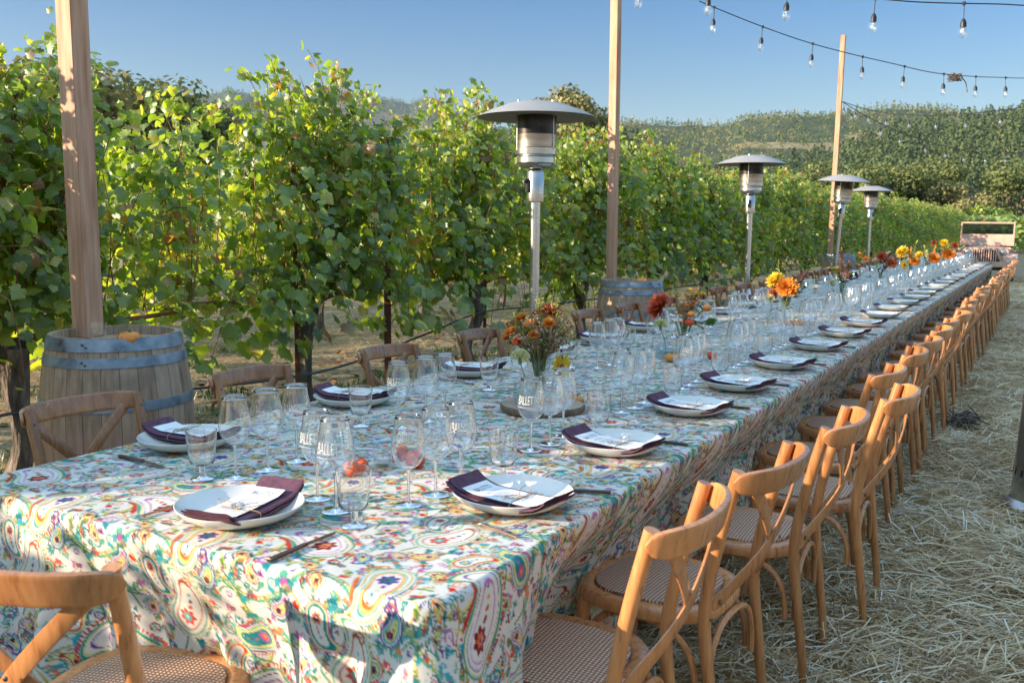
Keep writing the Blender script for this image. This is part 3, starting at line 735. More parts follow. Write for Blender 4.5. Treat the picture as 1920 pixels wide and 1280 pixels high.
# plate: wide coupe bowl
def plate_mesh():
    prof = [(0.0, 0.006), (0.05, 0.006), (0.085, 0.008), (0.115, 0.015), (0.138, 0.027), (0.150, 0.036), (0.1525, 0.0385), (0.1545, 0.0375), (0.152, 0.033), (0.140, 0.020), (0.118, 0.007), (0.098, 0.001), (0.060, 0.0), (0.0, 0.0)]
    m = MB()
    def wob(a, z): return 1 + 0.012 * math.cos(2 * a + 0.5) + 0.008 * math.cos(4 * a)
    m.lathe(prof[1:-1], 56, wob=wob)
    n = 56; o = len(m.v)
    m.f.append(tuple(range(n))); m.f.append(tuple(range(o - 1, o - n - 1, -1)))
    return m.mesh('dinner_plate', M['plate'], True, 60)
PLATE = plate_mesh()
def bowlz(y):   # inner surface height of the plate along its diameter
    r = abs(y)
    return float(np.interp(r, [0, 0.085, 0.115, 0.138, 0.152, 0.20], [0.007, 0.009, 0.016, 0.028, 0.040, 0.050]))
def sheet(prof_y, width, thick, x0, lift, name, mt, parent, wav=0.0, nx=9):
    """cloth/paper strip following heights; prof_y list of (y,z)"""
    ny = len(prof_y); vs = []; fs = []
    for s in (0, 1):
        for j, (y, z) in enumerate(prof_y):
            for i in range(nx):
                u = i / (nx - 1) - 0.5
                vs.append((x0 + u * width, y + wav * math.sin(u * 9 + j * .8) * 0.4, z + lift + s * thick + wav * math.sin(u * 7 + j * 0.6) * 0.3))
    L = nx * ny
    for j in range(ny - 1):
        for i in range(nx - 1):
            a = j * nx + i; fs.append((a, a + nx, a + nx + 1, a + 1)); fs.append((L + a, L + a + 1, L + a + nx + 1, L + a + nx))
    for j in range(ny - 1):
        a = j * nx; fs.append((a, L + a, L + a + nx, a + nx)); a = j * nx + nx - 1; fs.append((a, a + nx, L + a + nx, L + a))
    for i in range(nx - 1):
        fs.append((i, i + 1, L + i + 1, L + i)); a = (ny - 1) * nx + i; fs.append((a, L + a, L + a + 1, a + 1))
    m = MB(); m.add(vs, fs); return m.obj(name, mt, parent, auto=50)
def make_bundle(detail, label, group):
    """napkin folded in layers with a menu card tied on; diner side is -Y"""
    t = thing('folded_napkin', label, 'napkin', group=group)
    ys = np.linspace(-0.154, 0.154, 19 if detail else 9)
    prof = [(y, bowlz(y * 0.98) + 0.002) for y in ys]
    # layered roll of cloth: cross-section snake folded in X direction
    m = MB(); W = 0.125
    layers = 4 if detail else 2
    sec = []       # fold path in (x,z)
    lt = 0.0036
    for k in range(layers):
        xs = np.linspace(-W / 2, W / 2, 9)
        if k % 2: xs = xs[::-1]
        for x in xs: sec.append((x * (1 - 0.03 * k), k * lt * 1.25 + 0.0008 * math.sin(x * 70 + k)))
        if k < layers - 1:
            s_ = 1 if k % 2 == 0 else -1
            for a in (-60, -20, 20, 60): sec.append((s_ * (W / 2 + 0.004 * math.cos(R(a))), k * lt * 1.25 + lt * 0.62 + lt * 0.62 * math.sin(R(a))))
    vs = []; fs = []; ns = len(sec)
    th = 0.0011
    for s_ in (0, 1):
        for j, (y, z) in enumerate(prof):
            for q, (x, zz) in enumerate(sec):
                vs.append((x + 0.0015 * math.sin(j * .9), y, z + zz + (th if s_ else 0)))
    Lq = ns * len(prof)
    for j in range(len(prof) - 1):
        for q in range(ns - 1):
            a = j * ns + q
            fs.append((a, a + ns, a + ns + 1, a + 1)); fs.append((Lq + a, Lq + a + 1, Lq + a + ns + 1, Lq + a + ns))
    for q in range(ns - 1):
        fs.append((q, q + 1, Lq + q + 1, Lq + q)); a = (len(prof) - 1) * ns + q; fs.append((a, Lq + a, Lq + a + 1, a + 1))
    m.add(vs, fs); m.obj('napkin', M['plum'], t, auto=60)
    top = layers * lt * 1.25
    yc = np.linspace(-0.118, 0.118, 15 if detail else 7)
    prof2 = [(y - 0.012, bowlz(y) * 1.02 + 0.0035 + top) for y in yc]
    card = sheet(prof2, 0.098, 0.0006, -0.008, 0.0, 'menu_card', M['paper'], t, 0.001)
    def zc(y): return float(np.interp(y, [p[0] for p in prof2], [p[1] for p in prof2])) + 0.0012
    if detail:
        m = MB()
        vs, fs = txt_mesh('BALLETTO', 0.030, 0.42)
        m.add([(x - 0.008, y * 0.9 + 0.078, zc(y * 0.9 + 0.078)) for x, y in vs], fs)
        rr = random.Random(3)
        for k in range(14):
            y = 0.050 - k * 0.0085 - (0.006 if k > 1 else 0); w = rr.uniform(0.018, 0.036)
            m.add([(-0.008 - w, y, zc(y)), (-0.008 + w, y, zc(y)), (-0.008 + w, y + 0.0016, zc(y + 0.0016)), (-0.008 - w, y + 0.0016, zc(y + 0.0016))], [(0, 1, 2, 3)])
        m.obj('print', M['ink'], card, smooth=False)
    # twine round the bundle, with a bow
    m = MB(); ty = -0.045
    loop = []
    for a in np.linspace(0, 2 * PI, 25):
        x = 0.069 * math.copysign(abs(math.cos(a)) ** 0.5, math.cos(a)); z = (zc(ty) + 0.001 + bowlz(ty)) / 2 + 0.0115 * math.copysign(abs(math.sin(a)) ** 0.5, math.sin(a))
        loop.append((x, ty + 0.006 * math.cos(a), z))
    m.tube(loop, 0.0011, 5, False)
    if detail:
        zt = zc(ty) + 0.002
        for sx, rx, ry, an in ((1, 0.036, 0.014, 0.5), (-1, 0.033, 0.013, -0.35)):
            pts = []
            for a in np.linspace(-PI, PI, 22):
                x = sx * (rx + rx * math.cos(a)); y = ry * math.sin(a)
                pts.append((x * math.cos(an) - y * math.sin(an), ty + x * math.sin(an) + y * math.cos(an), zt + 0.006 * (1 + math.cos(a)) * 0.7))
            m.tube(pts, 0.001, 5, False)
        m.tube(bez([(0, ty, zt), (0.02, ty - 0.02, zt + 0.004), (0.045, ty - 0.03, zt + 0.002)], 8), 0.001, 5)
        m.tube(bez([(0, ty, zt), (-0.02, ty + 0.02, zt + 0.004), (-0.05, ty + 0.024, zt + 0.003)], 8), 0.001, 5)
        m.sphere((0, ty, zt + 0.001), 0.0028, 6, 5)
    m.obj('twine', M['twine'], t)
    return t
WINE1 = dict(bowl=[(0.004, 0.093), (0.012, 0.096), (0.024, 0.105), (0.035, 0.121), (0.0405, 0.140), (0.0415, 0.152), (0.0400, 0.168), (0.0365, 0.190), (0.0330, 0.212), (0.0312, 0.232)], foot=0.037)
WINE2 = dict(bowl=[(0.004, 0.094), (0.014, 0.097), (0.030, 0.108), (0.0415, 0.124), (0.0455, 0.138), (0.0460, 0.150), (0.0440, 0.168), (0.0395, 0.192), (0.0350, 0.216), (0.0330, 0.236)], foot=0.039)
def smoothprof(p, n):
    q = bez([(a, 0, b) for a, b in p], n); return [(v.x, v.z) for v in q]
def make_wine(spec, label, group, logo, simpler=False):
    t = thing('wine_glass', label, 'wine glass', group=group)
    seg = 16 if simpler else 40
    bp = smoothprof([(r * 1.07, z) for r, z in spec['bowl']], 10 if simpler else 26)
    m = MB()
    if simpler: m.lathe(bp + [(bp[-1][0] - 0.0012, bp[-1][1] + 0.0004)], seg)
    else: m.lathe([(0.0005, 0.0925)] + bp + [(bp[-1][0] - 0.0004, bp[-1][1] + 0.0004), (bp[-1][0] - 0.0008, bp[-1][1] + 0.0002)] + [(r - 0.0011, z) for r, z in reversed(bp[3:-1])] + [(0.0005, bp[3][1] + 0.0005)], seg)
    bw = m.obj('bowl', M['glassfar'] if simpler else M['solidglass'], t, auto=0)
    if not simpler:
        m = MB(); rr_ = bp[-1][0] - 0.0006; m.tube([(rr_ * math.cos(2 * PI * i / 40), rr_ * math.sin(2 * PI * i / 40), bp[-1][1] + 0.0004) for i in range(41)], 0.0008, 5, False); m.obj('rim', M['rim'], bw, auto=0)
    ft = spec['foot']
    m = MB(); m.lathe([(0.0005, 0.094)][:0] + [(0.009, 0.0975), (0.0058, 0.090), (0.0042, 0.080), (0.0036, 0.060), (0.0038, 0.030), (0.0048, 0.012), (0.0075, 0.006)], 12 if not simpler else 8)
    m.obj('stem', M['solidglass'] if not simpler else M['glassfar'], t, auto=0)
    m = MB(); m.lathe([(0.0070, 0.0064), (0.014, 0.0042), (ft * 0.7, 0.0030), (ft - 0.0006, 0.0022), (ft, 0.0014), (ft - 0.0006, 0.0005), (0.0010, 0.0005)], seg)
    m.obj('foot', M['glassfar'] if simpler else M['solidglass'], t, auto=0)
    if logo:
        vs, fs = txt_mesh('BALLETTO', 0.040, 0.36, 0.0)
        zz = [p[1] for p in bp]; rrr = [p[0] for p in bp]
        out = []
        for x, y in vs:
            z = 0.166 + y; r = float(np.interp(z, zz, rrr)) + 0.0004; a = x / 0.038
            out.append((r * math.sin(a), -r * math.cos(a), z))
        m = MB(); m.add(out, fs)
        w = 34
        for k in range(w):
            a0 = -0.95 + 1.9 * k / w; a1 = a0 + 1.9 / w; z0 = 0.1445
            r = float(np.interp(z0, zz, rrr)) + 0.0004
            m.add([(r * math.sin(a0), -r * math.cos(a0), z0), (r * math.sin(a1), -r * math.cos(a1), z0), (r * math.sin(a1), -r * math.cos(a1), z0 + 0.0012), (r * math.sin(a0), -r * math.cos(a0), z0 + 0.0012)], [(0, 1, 2, 3)])
        m.obj('etched_lettering', M['etch'], t, smooth=False)
    return t
def make_tumbler(label, group, simpler=False):
    t = thing('footed_tumbler', label, 'tumbler', group=group)
    seg = 16 if simpler else 40
    cup = [(0.004, 0.041), (0.022, 0.041), (0.031, 0.045), (0.0345, 0.054), (0.0375, 0.080), (0.0405, 0.110), (0.0428, 0.140)]
    inn = [(0.0415, 0.140), (0.0392, 0.110), (0.0362, 0.080), (0.0330, 0.058), (0.028, 0.050), (0.004, 0.048)]
    m = MB()
    if simpler: m.lathe(cup + [(0.0414, 0.1403)], seg)
    else: m.lathe([(0.0005, 0.041)] + cup + [(0.0421, 0.1407), (0.0412, 0.140), (0.0390, 0.110), (0.0360, 0.080), (0.0330, 0.057), (0.029, 0.0495), (0.022, 0.0475), (0.0005, 0.047)], seg)
    m.obj('cup', M['glassfar'] if simpler else M['solidglass'], t, auto=40)
    m = MB(); m.lathe([(0.0105, 0.041), (0.0095, 0.030), (0.0100, 0.014), (0.013, 0.008)], 16); m.obj('stem', M['solidglass'] if not simpler else M['glassfar'], t, auto=0)
    m = MB(); m.lathe([(0.0125, 0.0085), (0.022, 0.0050), (0.0322, 0.0035), (0.0328, 0.002), (0.032, 0.0005), (0.001, 0.0005)], seg); m.obj('foot', M['glassfar'] if simpler else M['solidglass'], t, auto=0)
    return t
def make_fork(label, group):
    t = thing('fork', label, 'fork', group=group)     # tines towards +Y
    m = MB(); m.tube(bez([(0, -0.10, 0.004), (0, -0.02, 0.005), (0, 0.02, 0.007)], 12), 0.003, 8, True, [(0.0045, 0.0022)] * 12); m.obj('handle', M['copper'], t)
    m = MB()
    m.tube(bez([(0, 0.018, 0.007), (0, 0.035, 0.004), (0, 0.048, 0.0045)], 8), 0.003, 8, True, [(0.003, 0.0016), (0.004, 0.0015), (0.006, 0.0013), (0.009, 0.0012), (0.0115, 0.0012), (0.012, 0.0012), (0.012, 0.0012), (0.0115, 0.0011)])
    for k in range(4):
        x = (k - 1.5) * 0.0062
        m.tube(bez([(x, 0.046, 0.0045), (x, 0.070, 0.003), (x * 0.95, 0.096, 0.0085)], 8), 0.0013, 5)
    m.obj('tines', M['copper'], t)
    return t
def make_knife(label, group):
    t = thing('table_knife', label, 'knife', group=group)     # blade towards +Y
    m = MB(); m.tube([(0, -0.115, 0.005), (0, 0.0, 0.005)], 0.005, 8, True, [(0.0062, 0.0045), (0.0055, 0.0038)]); h = m.obj('handle', M['darkmetal'], t)
    m = MB(); m.tube([(0, -0.1162, 0.005), (0, -0.1145, 0.005)], 0.004, 8, True, [(0.0055, 0.0038)] * 2); m.obj('end_cap', M['copper'], h)
    m = MB(); m.tube(bez([(0, 0.0, 0.005), (0.002, 0.06, 0.004), (0.001, 0.105, 0.003)], 10), 0.004, 8, True, [(0.006, 0.0016), (0.0075, 0.001), (0.008, 0.0009), (0.0085, 0.0009), (0.0085, 0.0008), (0.0085, 0.0008), (0.008, 0.0008), (0.007, 0.0007), (0.005, 0.0006), (0.001, 0.0005)]); m.obj('blade', M['darkmetal'], t)
    return t
G_PL, G_NP, G_WG, G_TB, G_FK, G_KN = 'dinner plates along the table', 'napkins folded on the plates', 'wine glasses along the table', 'footed water tumblers along the table', 'forks beside the plates', 'knives beside the plates'
bundleA = make_bundle(True, 'folded plum napkin with menu card tied by twine on the head place plate', G_NP)
bundleB = None
wineA = make_wine(WINE1, 'slimmer wine glass with white lettering standing beyond the head place plate', G_WG, True)
wineB = make_wine(WINE2, 'wider wine glass with white lettering, right of its twin at the head place', G_WG, True)
tumb = make_tumbler('footed water tumbler standing right of the head place plate', G_TB)
fork0 = make_fork('copper fork lying left of the head place plate', G_FK)
knife0 = make_knife('dark knife with copper butt lying right of the head place plate', G_KN)
# head place
def put_plate(x, y, a, lab):
    o = link('dinner_plate', PLATE, None, (x, y, TT), (0, 0, a)); return tag(o, lab, 'plate', G_PL)
put_plate(-1.665, 1.575, 0.3, 'cream coupe plate at the head place, at the near end of the table')
bundleA.location = (-1.645, 1.575, TT + 0.007); bundleA.rotation_euler = (0, 0, R(10))
wineA.location = (-1.61, 1.79, TT); wineA.rotation_euler = (0, 0, R(20))
wineB.location = (-1.50, 1.735, TT); wineB.rotation_euler = (0, 0, R(30))
tumb.location = (-1.385, 1.665, TT)
fork0.location = (-1.86, 1.545, TT); fork0.rotation_euler = (0, 0, R(-2))
knife0.location = (-1.386, 1.50, TT); knife0.rotation_euler = (0, 0, R(1))
wineS = wineT = tumS = bunS = None
ys_r = [2.015, 2.70, 3.42, 4.03, 4.80, 5.62, 6.40, 7.18, 7.96]
while ys_r[-1] < 20.4: ys_r.append(ys_r[-1] + 0.765)
ys_l = [2.00, 2.83, 3.72, 4.49, 5.22, 5.98, 6.72]
while ys_l[-1] < 20.4: ys_l.append(ys_l[-1] + 0.765)
CELL = {}
def proto(kind, far):
    """later copies reuse the first object's meshes; far ones are one lighter mesh per glass"""
    if not far: return {'wA': wineA, 'wB': wineB, 't': tumb, 'b': bundleA}[kind]
    if kind in CELL: return CELL[kind]
    if kind == 'wA': o = make_wine(WINE1, 'x', G_WG, False, True)
    elif kind == 'wB': o = make_wine(WINE2, 'x', G_WG, False, True)
    elif kind == 't': o = make_tumbler('x', G_TB, True)
    else: o = make_bundle(False, 'x', G_NP)
    o['proto'] = 1; CELL[kind] = o; return o
def setting(side, k, y):
    s = 1 if side == 'straw' else -1
    far = y > 7.6
    px = -1.155 if s > 0 else -2.35
    px += random.uniform(-0.012, 0.012); y0 = y + random.uniform(-0.015, 0.015)
    face = R(90) if s > 0 else R(-90)
    plc = 'at the %s place on the %s side' % (ORD[k], side)
    put_plate(px, y0, random.uniform(0, 6), 'cream coupe plate ' + plc + ' of the table')
    dup(proto('b', far), (px + (0.012 if s > 0 else -0.012), y0 + (-0.042 if s > 0 else 0.028), TT + 0.009), face + R(random.uniform(-5, 5)) + (R(-9) if s > 0 else R(7)), 'plum napkin and menu card on the plate ' + plc, G_NP)
    gx = px - s * 0.215 if s > 0 else px + 0.42
    offs = [-0.145, -0.035, 0.085] if s > 0 else [-0.19, -0.08, 0.04]
    if side == 'vine' and k > 0: offs = [-0.25, -0.11, 0.01]
    for j, (nm, o) in enumerate(zip(['near', 'middle', 'far'], offs)):
        kind = 'wA' if j != 1 else 'wB'
        dup(proto(kind, far), (gx + random.uniform(-0.012, 0.012), y0 + o, TT), R(random.choice([15, 40, -30, 60, 150, 200]) + random.uniform(-15, 15)) if not far else 0.0,
            '%s wine glass of the three %s' % ({'near': 'camera-side', 'middle': 'middle', 'far': 'far-side'}[nm], plc), G_WG)
    if s > 0: tp = (px - 0.14, y0 + 0.185)
    else: tp = (px + 0.345, y0 - 0.25) if k == 0 else (px + 0.29, y0 - 0.31)
    dup(proto('t', far), (tp[0], tp[1], TT), 0.0, 'footed water tumbler ' + plc, G_TB)
    if y < 7.0:
        rot = face
        if s > 0:
            dup(fork0, (px + 0.045, y0 - 0.20, TT), R(90 - 15 if k == 0 else 90 - 4), 'copper fork ' + plc + ', camera side of its plate', G_FK)
            dup(knife0, (px + 0.07, y0 + 0.175, TT), R(90 + (22 if k == 0 else 3)), 'dark knife ' + plc + ', past its plate', G_KN)
        else:
            dup(knife0, (px + 0.06, y0 - 0.22, TT), R(-90 - 3), 'dark knife ' + plc + ', camera side of its plate', G_KN)
            if k < 3: dup(fork0, (px + 0.09, y0 + 0.19, TT), R(-90 + 6), 'copper fork ' + plc + ', past its plate', G_FK)
for k, y in enumerate(ys_r): setting('straw', k, y)
for k, y in enumerate(ys_l): setting('vine', k, y)
for o in CELL.values():
    for ch in list(o.children_recursive): bpy.data.objects.remove(ch)
    bpy.data.objects.remove(o)
#@@NEXT
# ------------------------------------------------------------------ barrels, posts, heaters
def make_barrel(label):
    t = thing('wine_barrel', label, 'barrel', group='wine barrels holding the posts')
    Hh = 0.95
    def rad(z): u = (z / Hh - 0.5) * 2; return 0.352 - 0.058 * u * u
    n = 104; prof = [(rad(Hh * j / 24), Hh * j / 24) for j in range(25)]
    m = MB()
    def wob(a, z): return 1 - (0.006 if abs(((a * 26 / (2 * PI)) % 1) - 0.0) < 0.02 else 0)
    m.lathe(prof + [(rad(Hh) - 0.024, Hh - 0.001), (rad(Hh) - 0.026, Hh - 0.045)], n, wob=wob)
    m.obj('staves', M['stave'], t, auto=60)
    m = MB(); m.lathe([(0.001, Hh - 0.045), (rad(Hh) - 0.02, Hh - 0.045)], 48); m.obj('barrel_head', M['slabtop'], t)
    for z0, z1 in ((Hh - 0.062, Hh - 0.004), (Hh - 0.135, Hh - 0.088), (Hh - 0.335, Hh - 0.29), (0.29, 0.335), (0.088, 0.135), (0.004, 0.062)):
        m = MB(); m.lathe([(rad(z0) + 0.0005, z0), (rad(z0) + 0.0035, z0 + 0.001), (rad((z0 + z1) / 2) + 0.0042, (z0 + z1) / 2), (rad(z1) + 0.0035, z1 - 0.001), (rad(z1) + 0.0005, z1)], 64)
        h = m.obj('hoop', M['hoop'], t, auto=50)
        m = MB()
        for k in range(2): m.sphere((( rad(z0) + 0.003) * math.cos(-0.5 + 0.05 * k), (rad(z0) + 0.003) * math.sin(-0.5 + 0.05 * k), (z0 + z1) / 2 + 0.006 * (1 - 2 * k)), 0.006, 8, 5)
        m.obj('rivet', M['screw'], h)
    return t
b1 = make_barrel('large weathered oak barrel at the left edge, behind the nearest vine-side chair')
b1.location = (-3.875, 2.90, 0); b1.rotation_euler = (0, 0, R(-35))
dup(b1, (-3.56, 8.56, 0), R(20), 'oak barrel holding the middle post, partly hidden by two chair backs')
dup(b1, (-3.72, 19.9, 0), R(70), 'oak barrel far along the vine side, behind the leaning heater')
def post(x, y, h, tilt, label, rz=0.0, w=0.092):
    m = MB(); m.box((0, 0, h / 2 + 0.90), (w, w, h), bev=0.003)
    o = m.obj('wooden_post', M['post'], None, smooth=False, loc=(x, y, 0.005), rot=(tilt[0], tilt[1], rz))
    tag(o, label, 'post', 'posts for the string lights')
post(-4.115, 2.93, 3.3, (0, R(-0.3)), 'thick square wooden post rising from the large barrel at the left', R(4), 0.104)
post(-3.86, 8.76, 3.3, (0, R(-0.4)), 'square wooden post rising from the middle barrel', R(-6), 0.084)
post(-3.92, 19.95, 4.40, (0, R(0.5)), 'farthest wooden post, its sawn top standing against the sky')
def make_heater(label, dome=True):
    t = thing('patio_heater', label, 'patio heater', group='stainless patio heaters')
    m = MB(); m.lathe([(0.001, 0.0), (0.235, 0.0), (0.24, 0.012), (0.232, 0.026), (0.205, 0.05), (0.2, 0.055)], 48); m.obj('base', M['steel'], t)
    m = MB(); m.lathe([(0.198, 0.052), (0.198, 0.68), (0.203, 0.683), (0.203, 0.70), (0.195, 0.71), (0.19, 0.72), (0.05, 0.765), (0.03, 0.77)], 48); th = m.obj('tank_cover', M['steel'], t)
    m = MB()
    for z in (0.20, 0.60):
        for k in range(20):
            a = 2 * PI * k / 20; m.box((0.1985 * math.cos(a), 0.1985 * math.sin(a), z), (0.002, 0.012, 0.035), rot=(0, 0, a))
    for a in (-1.9, 1.2): m.sphere((0.1975 * math.cos(a), 0.1975 * math.sin(a), 0.115), 0.017, 10, 6, (0.25, 1, 1) if False else (0.5, 0.5, 1))
    m.obj('vent_slots', M['black'], th)
    m = MB(); m.lathe([(0.034, 0.765), (0.034, 1.66)], 24); m.obj('pole', M['steel'], t)
    m = MB(); m.lathe([(0.031, 1.63), (0.055, 1.635), (0.058, 1.66), (0.058, 1.83), (0.052, 1.84), (0.02, 1.845)], 28); cb = m.obj('control_housing', M['steel'], t)
    m = MB(); m.box((0, -0.062, 1.74), (0.04, 0.02, 0.09), bev=0.004); m.sphere((0.0, -0.08, 1.77), 0.016, 10, 6); m.obj('control_knob', M['black'], cb)
    m = MB(); m.lathe([(0.03, 1.845), (0.10, 1.86), (0.112, 1.872), (0.118, 1.885), (0.128, 1.89), (0.128, 1.925), (0.118, 1.932), (0.138, 1.945), (0.140, 1.985), (0.134, 1.99)], 40); m.obj('burner', M['steel'], t, auto=50)
    m = MB(); m.lathe([(0.134, 1.99), (0.138, 2.06), (0.139, 2.075)], 40); m.obj('emitter_screen', M['steelrub'], t)
    m = MB(); m.lathe([(0.137, 2.075), (0.137, 2.20)], 40); m.obj('smoked_screen', M['smoke'], t)
    for k in range(3):
        a = 2 * PI * k / 3 + 0.4; m = MB(); m.tube([(0.139 * math.cos(a), 0.139 * math.sin(a), 1.97), (0.139 * math.cos(a), 0.139 * math.sin(a), 2.215)], 0.004, 6); m.obj('bracket', M['steel'], t)
    if dome:
        m = MB(); pr_ = [(0.001, 2.292), (0.12, 2.288), (0.20, 2.272), (0.21, 2.266), (0.31, 2.232), (0.388, 2.195), (0.397, 2.188), (0.392, 2.187), (0.31, 2.225), (0.20, 2.262), (0.001, 2.284)]
        m.lathe(pr_, 64); dm = m.obj('reflector_hood', M['hood'], t, auto=25)
        m = MB()
        for k in range(3):
            a = 2 * PI * k / 3 + 0.4; m.sphere((0.13 * math.cos(a), 0.13 * math.sin(a), 2.29), 0.009, 8, 5)
        m.obj('wing_nut', M['steel'], dm)
    return t
M['smoke'] = simple('sooty_screen', [(0.35, (0.012, 0.011, 0.011)), (0.65, (0.07, 0.06, 0.055))], 5, rough=0.3, metal=0.6)
h1 = make_heater('nearest stainless patio heater, its hood standing large against the sky')
h1.location = (-3.03, 5.57, 0); h1.rotation_euler = (0, 0, R(-30))
dup(h1, (-3.02, 10.72, 0), R(10), 'second patio heater, standing between the middle and far posts')
dup(h1, (-2.93, 15.15, 0), None, 'leaning patio heater in front of the farthest post and barrel', rot=(R(1.2), R(3.2), 0))
dup(h1, (-3.08, 19.35, 0), R(80), 'farthest patio heater, the smallest of those along the vines')
h5 = make_heater('patio heater base cut off by the right edge, standing in straw', False)
h5.location = (0.105, 5.56, 0.0); h5.rotation_euler = (R(-1), R(3.5), R(20))

# string lights
def strand(pts, nb, label, off=0.5, drop=0.10, ext=True):
    t = thing('string_light', label, 'string light', tuple(pts[0]), group='strands of festoon bulbs')
    o = Vector(pts[0]); P = bez(pts, 120)
    m = MB(); m.tube([p - o for p in P], 0.0042 if pts[0][1] < 15 else 0.008, 6); m.obj('cord', M['black'], t)
    L = [0]
    for a, b in zip(P[:-1], P[1:]): L.append(L[-1] + (b - a).length)
    for k in range(nb):
        s = (k + off) / nb * L[-1]
        i = max(j for j in range(len(L)) if L[j] <= s); p = P[i].lerp(P[min(i + 1, 119)], (s - L[i]) / max(1e-6, L[min(i + 1, 119)] - L[i])) - o
        q = random.uniform(-0.012, 0.012); r = random.uniform(-0.01, 0.01)
        m = MB(); m.lathe([(0.0185 * 0.9, -drop - 0.045), (0.0245, -drop - 0.062), (0.0270, -drop - 0.083), (0.0235, -drop - 0.102), (0.012, -drop - 0.114), (0.001, -drop - 0.117)], 16)
        b = m.obj('light_bulb', M['bulb'], t, loc=p)
        b.rotation_euler = (q * 6, r * 6, 0)
        m = MB(); m.box((0, 0, 0), (0.02, 0.02, 0.024), bev=0.003); m.tube([(0, 0, 0), (q * .3, r * .3, -drop * 0.5), (0, 0, -drop)], 0.003, 6); m.lathe([(0.001, -drop + 0.008), (0.008, -drop + 0.006), (0.014, -drop - 0.006), (0.0185, -drop - 0.018), (0.0185, -drop - 0.046), (0.017, -drop - 0.048)], 14)
        m.obj('socket', M['black'], b)
        m = MB(); m.tube([(0, 0, -drop - 0.05), (0.004, 0, -drop - 0.075), (-0.004, 0, -drop - 0.09)], 0.003, 5); m.sphere((0, 0, -drop - 0.06), 0.006, 8, 5); m.obj('filament', M['lamp'], b)
    return t
M['bulb'] = glassmat('bulb_glass', (0.93, 0.95, 0.95), 0.6, 0.05, 0.4, 0.10)
strand([(-3.76, 8.70, 3.85), (-3.1, 7.9, 3.6), (-2.73, 7.89, 3.38), (-2.42, 8.52, 3.28), (-2.1, 9.04, 3.19), (-1.78, 9.44, 3.12), (-1.49, 9.96, 3.09), (-1.16, 10.49, 3.05), (-0.86, 11.13, 3.08), (-0.63, 11.62, 3.12), (-0.36, 12.25, 3.18), (-0.02, 13.04, 3.29), (0.9, 15, 3.6)][2:], 13, 'string of bulbs sagging in front of the farthest post, with dry tendrils on it', 0.3)
strand([(-3.3, 6.6, 3.45), (-2.53, 6.47, 3.21), (-1.78, 6.42, 3.08), (-1.32, 6.43, 2.98), (-0.88, 6.56, 2.91), (-0.41, 6.83, 2.9), (-0.04, 7.04, 2.9), (0.8, 7.5, 3.0)], 8, 'topmost string of large bulbs crossing the upper right corner', 0.15)
strand([(-3.69, 19.16, 3.91), (-3.21, 18.47, 3.69), (-2.84, 17.97, 3.55), (-2.37, 17.52, 3.43), (-1.82, 17.13, 3.34), (-1.24, 16.76, 3.31), (-0.76, 16.57, 3.32), (-0.45, 16.29, 3.33), (0.4, 15.6, 3.5)], 10, 'string of bulbs curving from the farthest post, the upper of two', 0.2, 0.11)
strand([(-3.69, 19.16, 3.91), (-3.29, 19.35, 3.65), (-2.96, 19.86, 3.48), (-2.66, 20.6, 3.37), (-2.3, 21.02, 3.25), (-1.97, 21.78, 3.18), (-1.61, 22.56, 3.13), (-1.14, 23.31, 3.17), (-0.59, 24.32, 3.21), (0.4, 26, 3.4)], 11, 'string of bulbs dipping from the farthest post, the lower of two', 0.3, 0.12)
m = MB(); rr = random.Random(4)
for k in range(16):
    c = Vector((-0.98, 10.88, 3.055)); m.tube(bez([c + Vector((rr.uniform(-.07, .07), rr.uniform(-.07, .07), rr.uniform(-.05, .03))) for _ in range(4)], 12), 0.004, 4)
m.tube(bez([(-0.93, 10.95, 3.06), (-0.88, 11.0, 3.0), (-0.86, 11.02, 2.90)], 8), 0.005, 5)
tag(m.obj('dry_vine_clump', M['bark']), 'small clump of dried vine caught on the sagging string of bulbs', 'twigs')

# ------------------------------------------------------------------ blooms and arrangements
def ribbon_petals(m, c, nrm, rings, cup=0.5, curlin=0.0, seed=0):
    """rings: list of (count, length, width, elevation angle)"""
    rr = random.Random(seed); nz = Vector(nrm).normalized(); ux = nz.orthogonal().normalized(); uy = nz.cross(ux)
    for (n, L, w, el) in rings:
        a0 = rr.uniform(0, 6)
        for k in range(n):
            a = a0 + 2 * PI * k / n + rr.uniform(-0.12, 0.12); d = ux * math.cos(a) + uy * math.sin(a); s = nz.cross(d)
            e = el + rr.uniform(-0.15, 0.15); LL = L * rr.uniform(0.85, 1.1)
            pts = []; p = Vector(c); dirn = e
            for q in range(4):
                pts.append(p.copy()); st = (d * math.cos(dirn) + nz * math.sin(dirn)) * LL / 3; p = p + st; dirn += curlin / 3
            ws = [w * 0.35, w * 0.9, w, w * 0.25]
            vs = []
            for q in range(4): vs += [pts[q] - s * ws[q] / 2 + nz * cup * w * 0.2, pts[q] + s * ws[q] / 2 + nz * cup * w * 0.2]
            m.add(vs, [(0, 1, 3, 2), (2, 3, 5, 4), (4, 5, 7, 6)])
def mum(par, c, nrm, r, mt, name='chrysanthemum_bloom', seed=0):
    m = MB(); ribbon_petals(m, c, nrm, [(30, r, r * 0.26, -0.12), (30, r * 0.97, r * 0.24, 0.15), (26, r * 0.9, r * 0.24, 0.4), (22, r * 0.78, r * 0.22, 0.65), (16, r * 0.62, r * 0.2, 0.9), (12, r * 0.45, r * 0.17, 1.2)], curlin=0.5, seed=seed); return m.obj(name, M[mt], par)
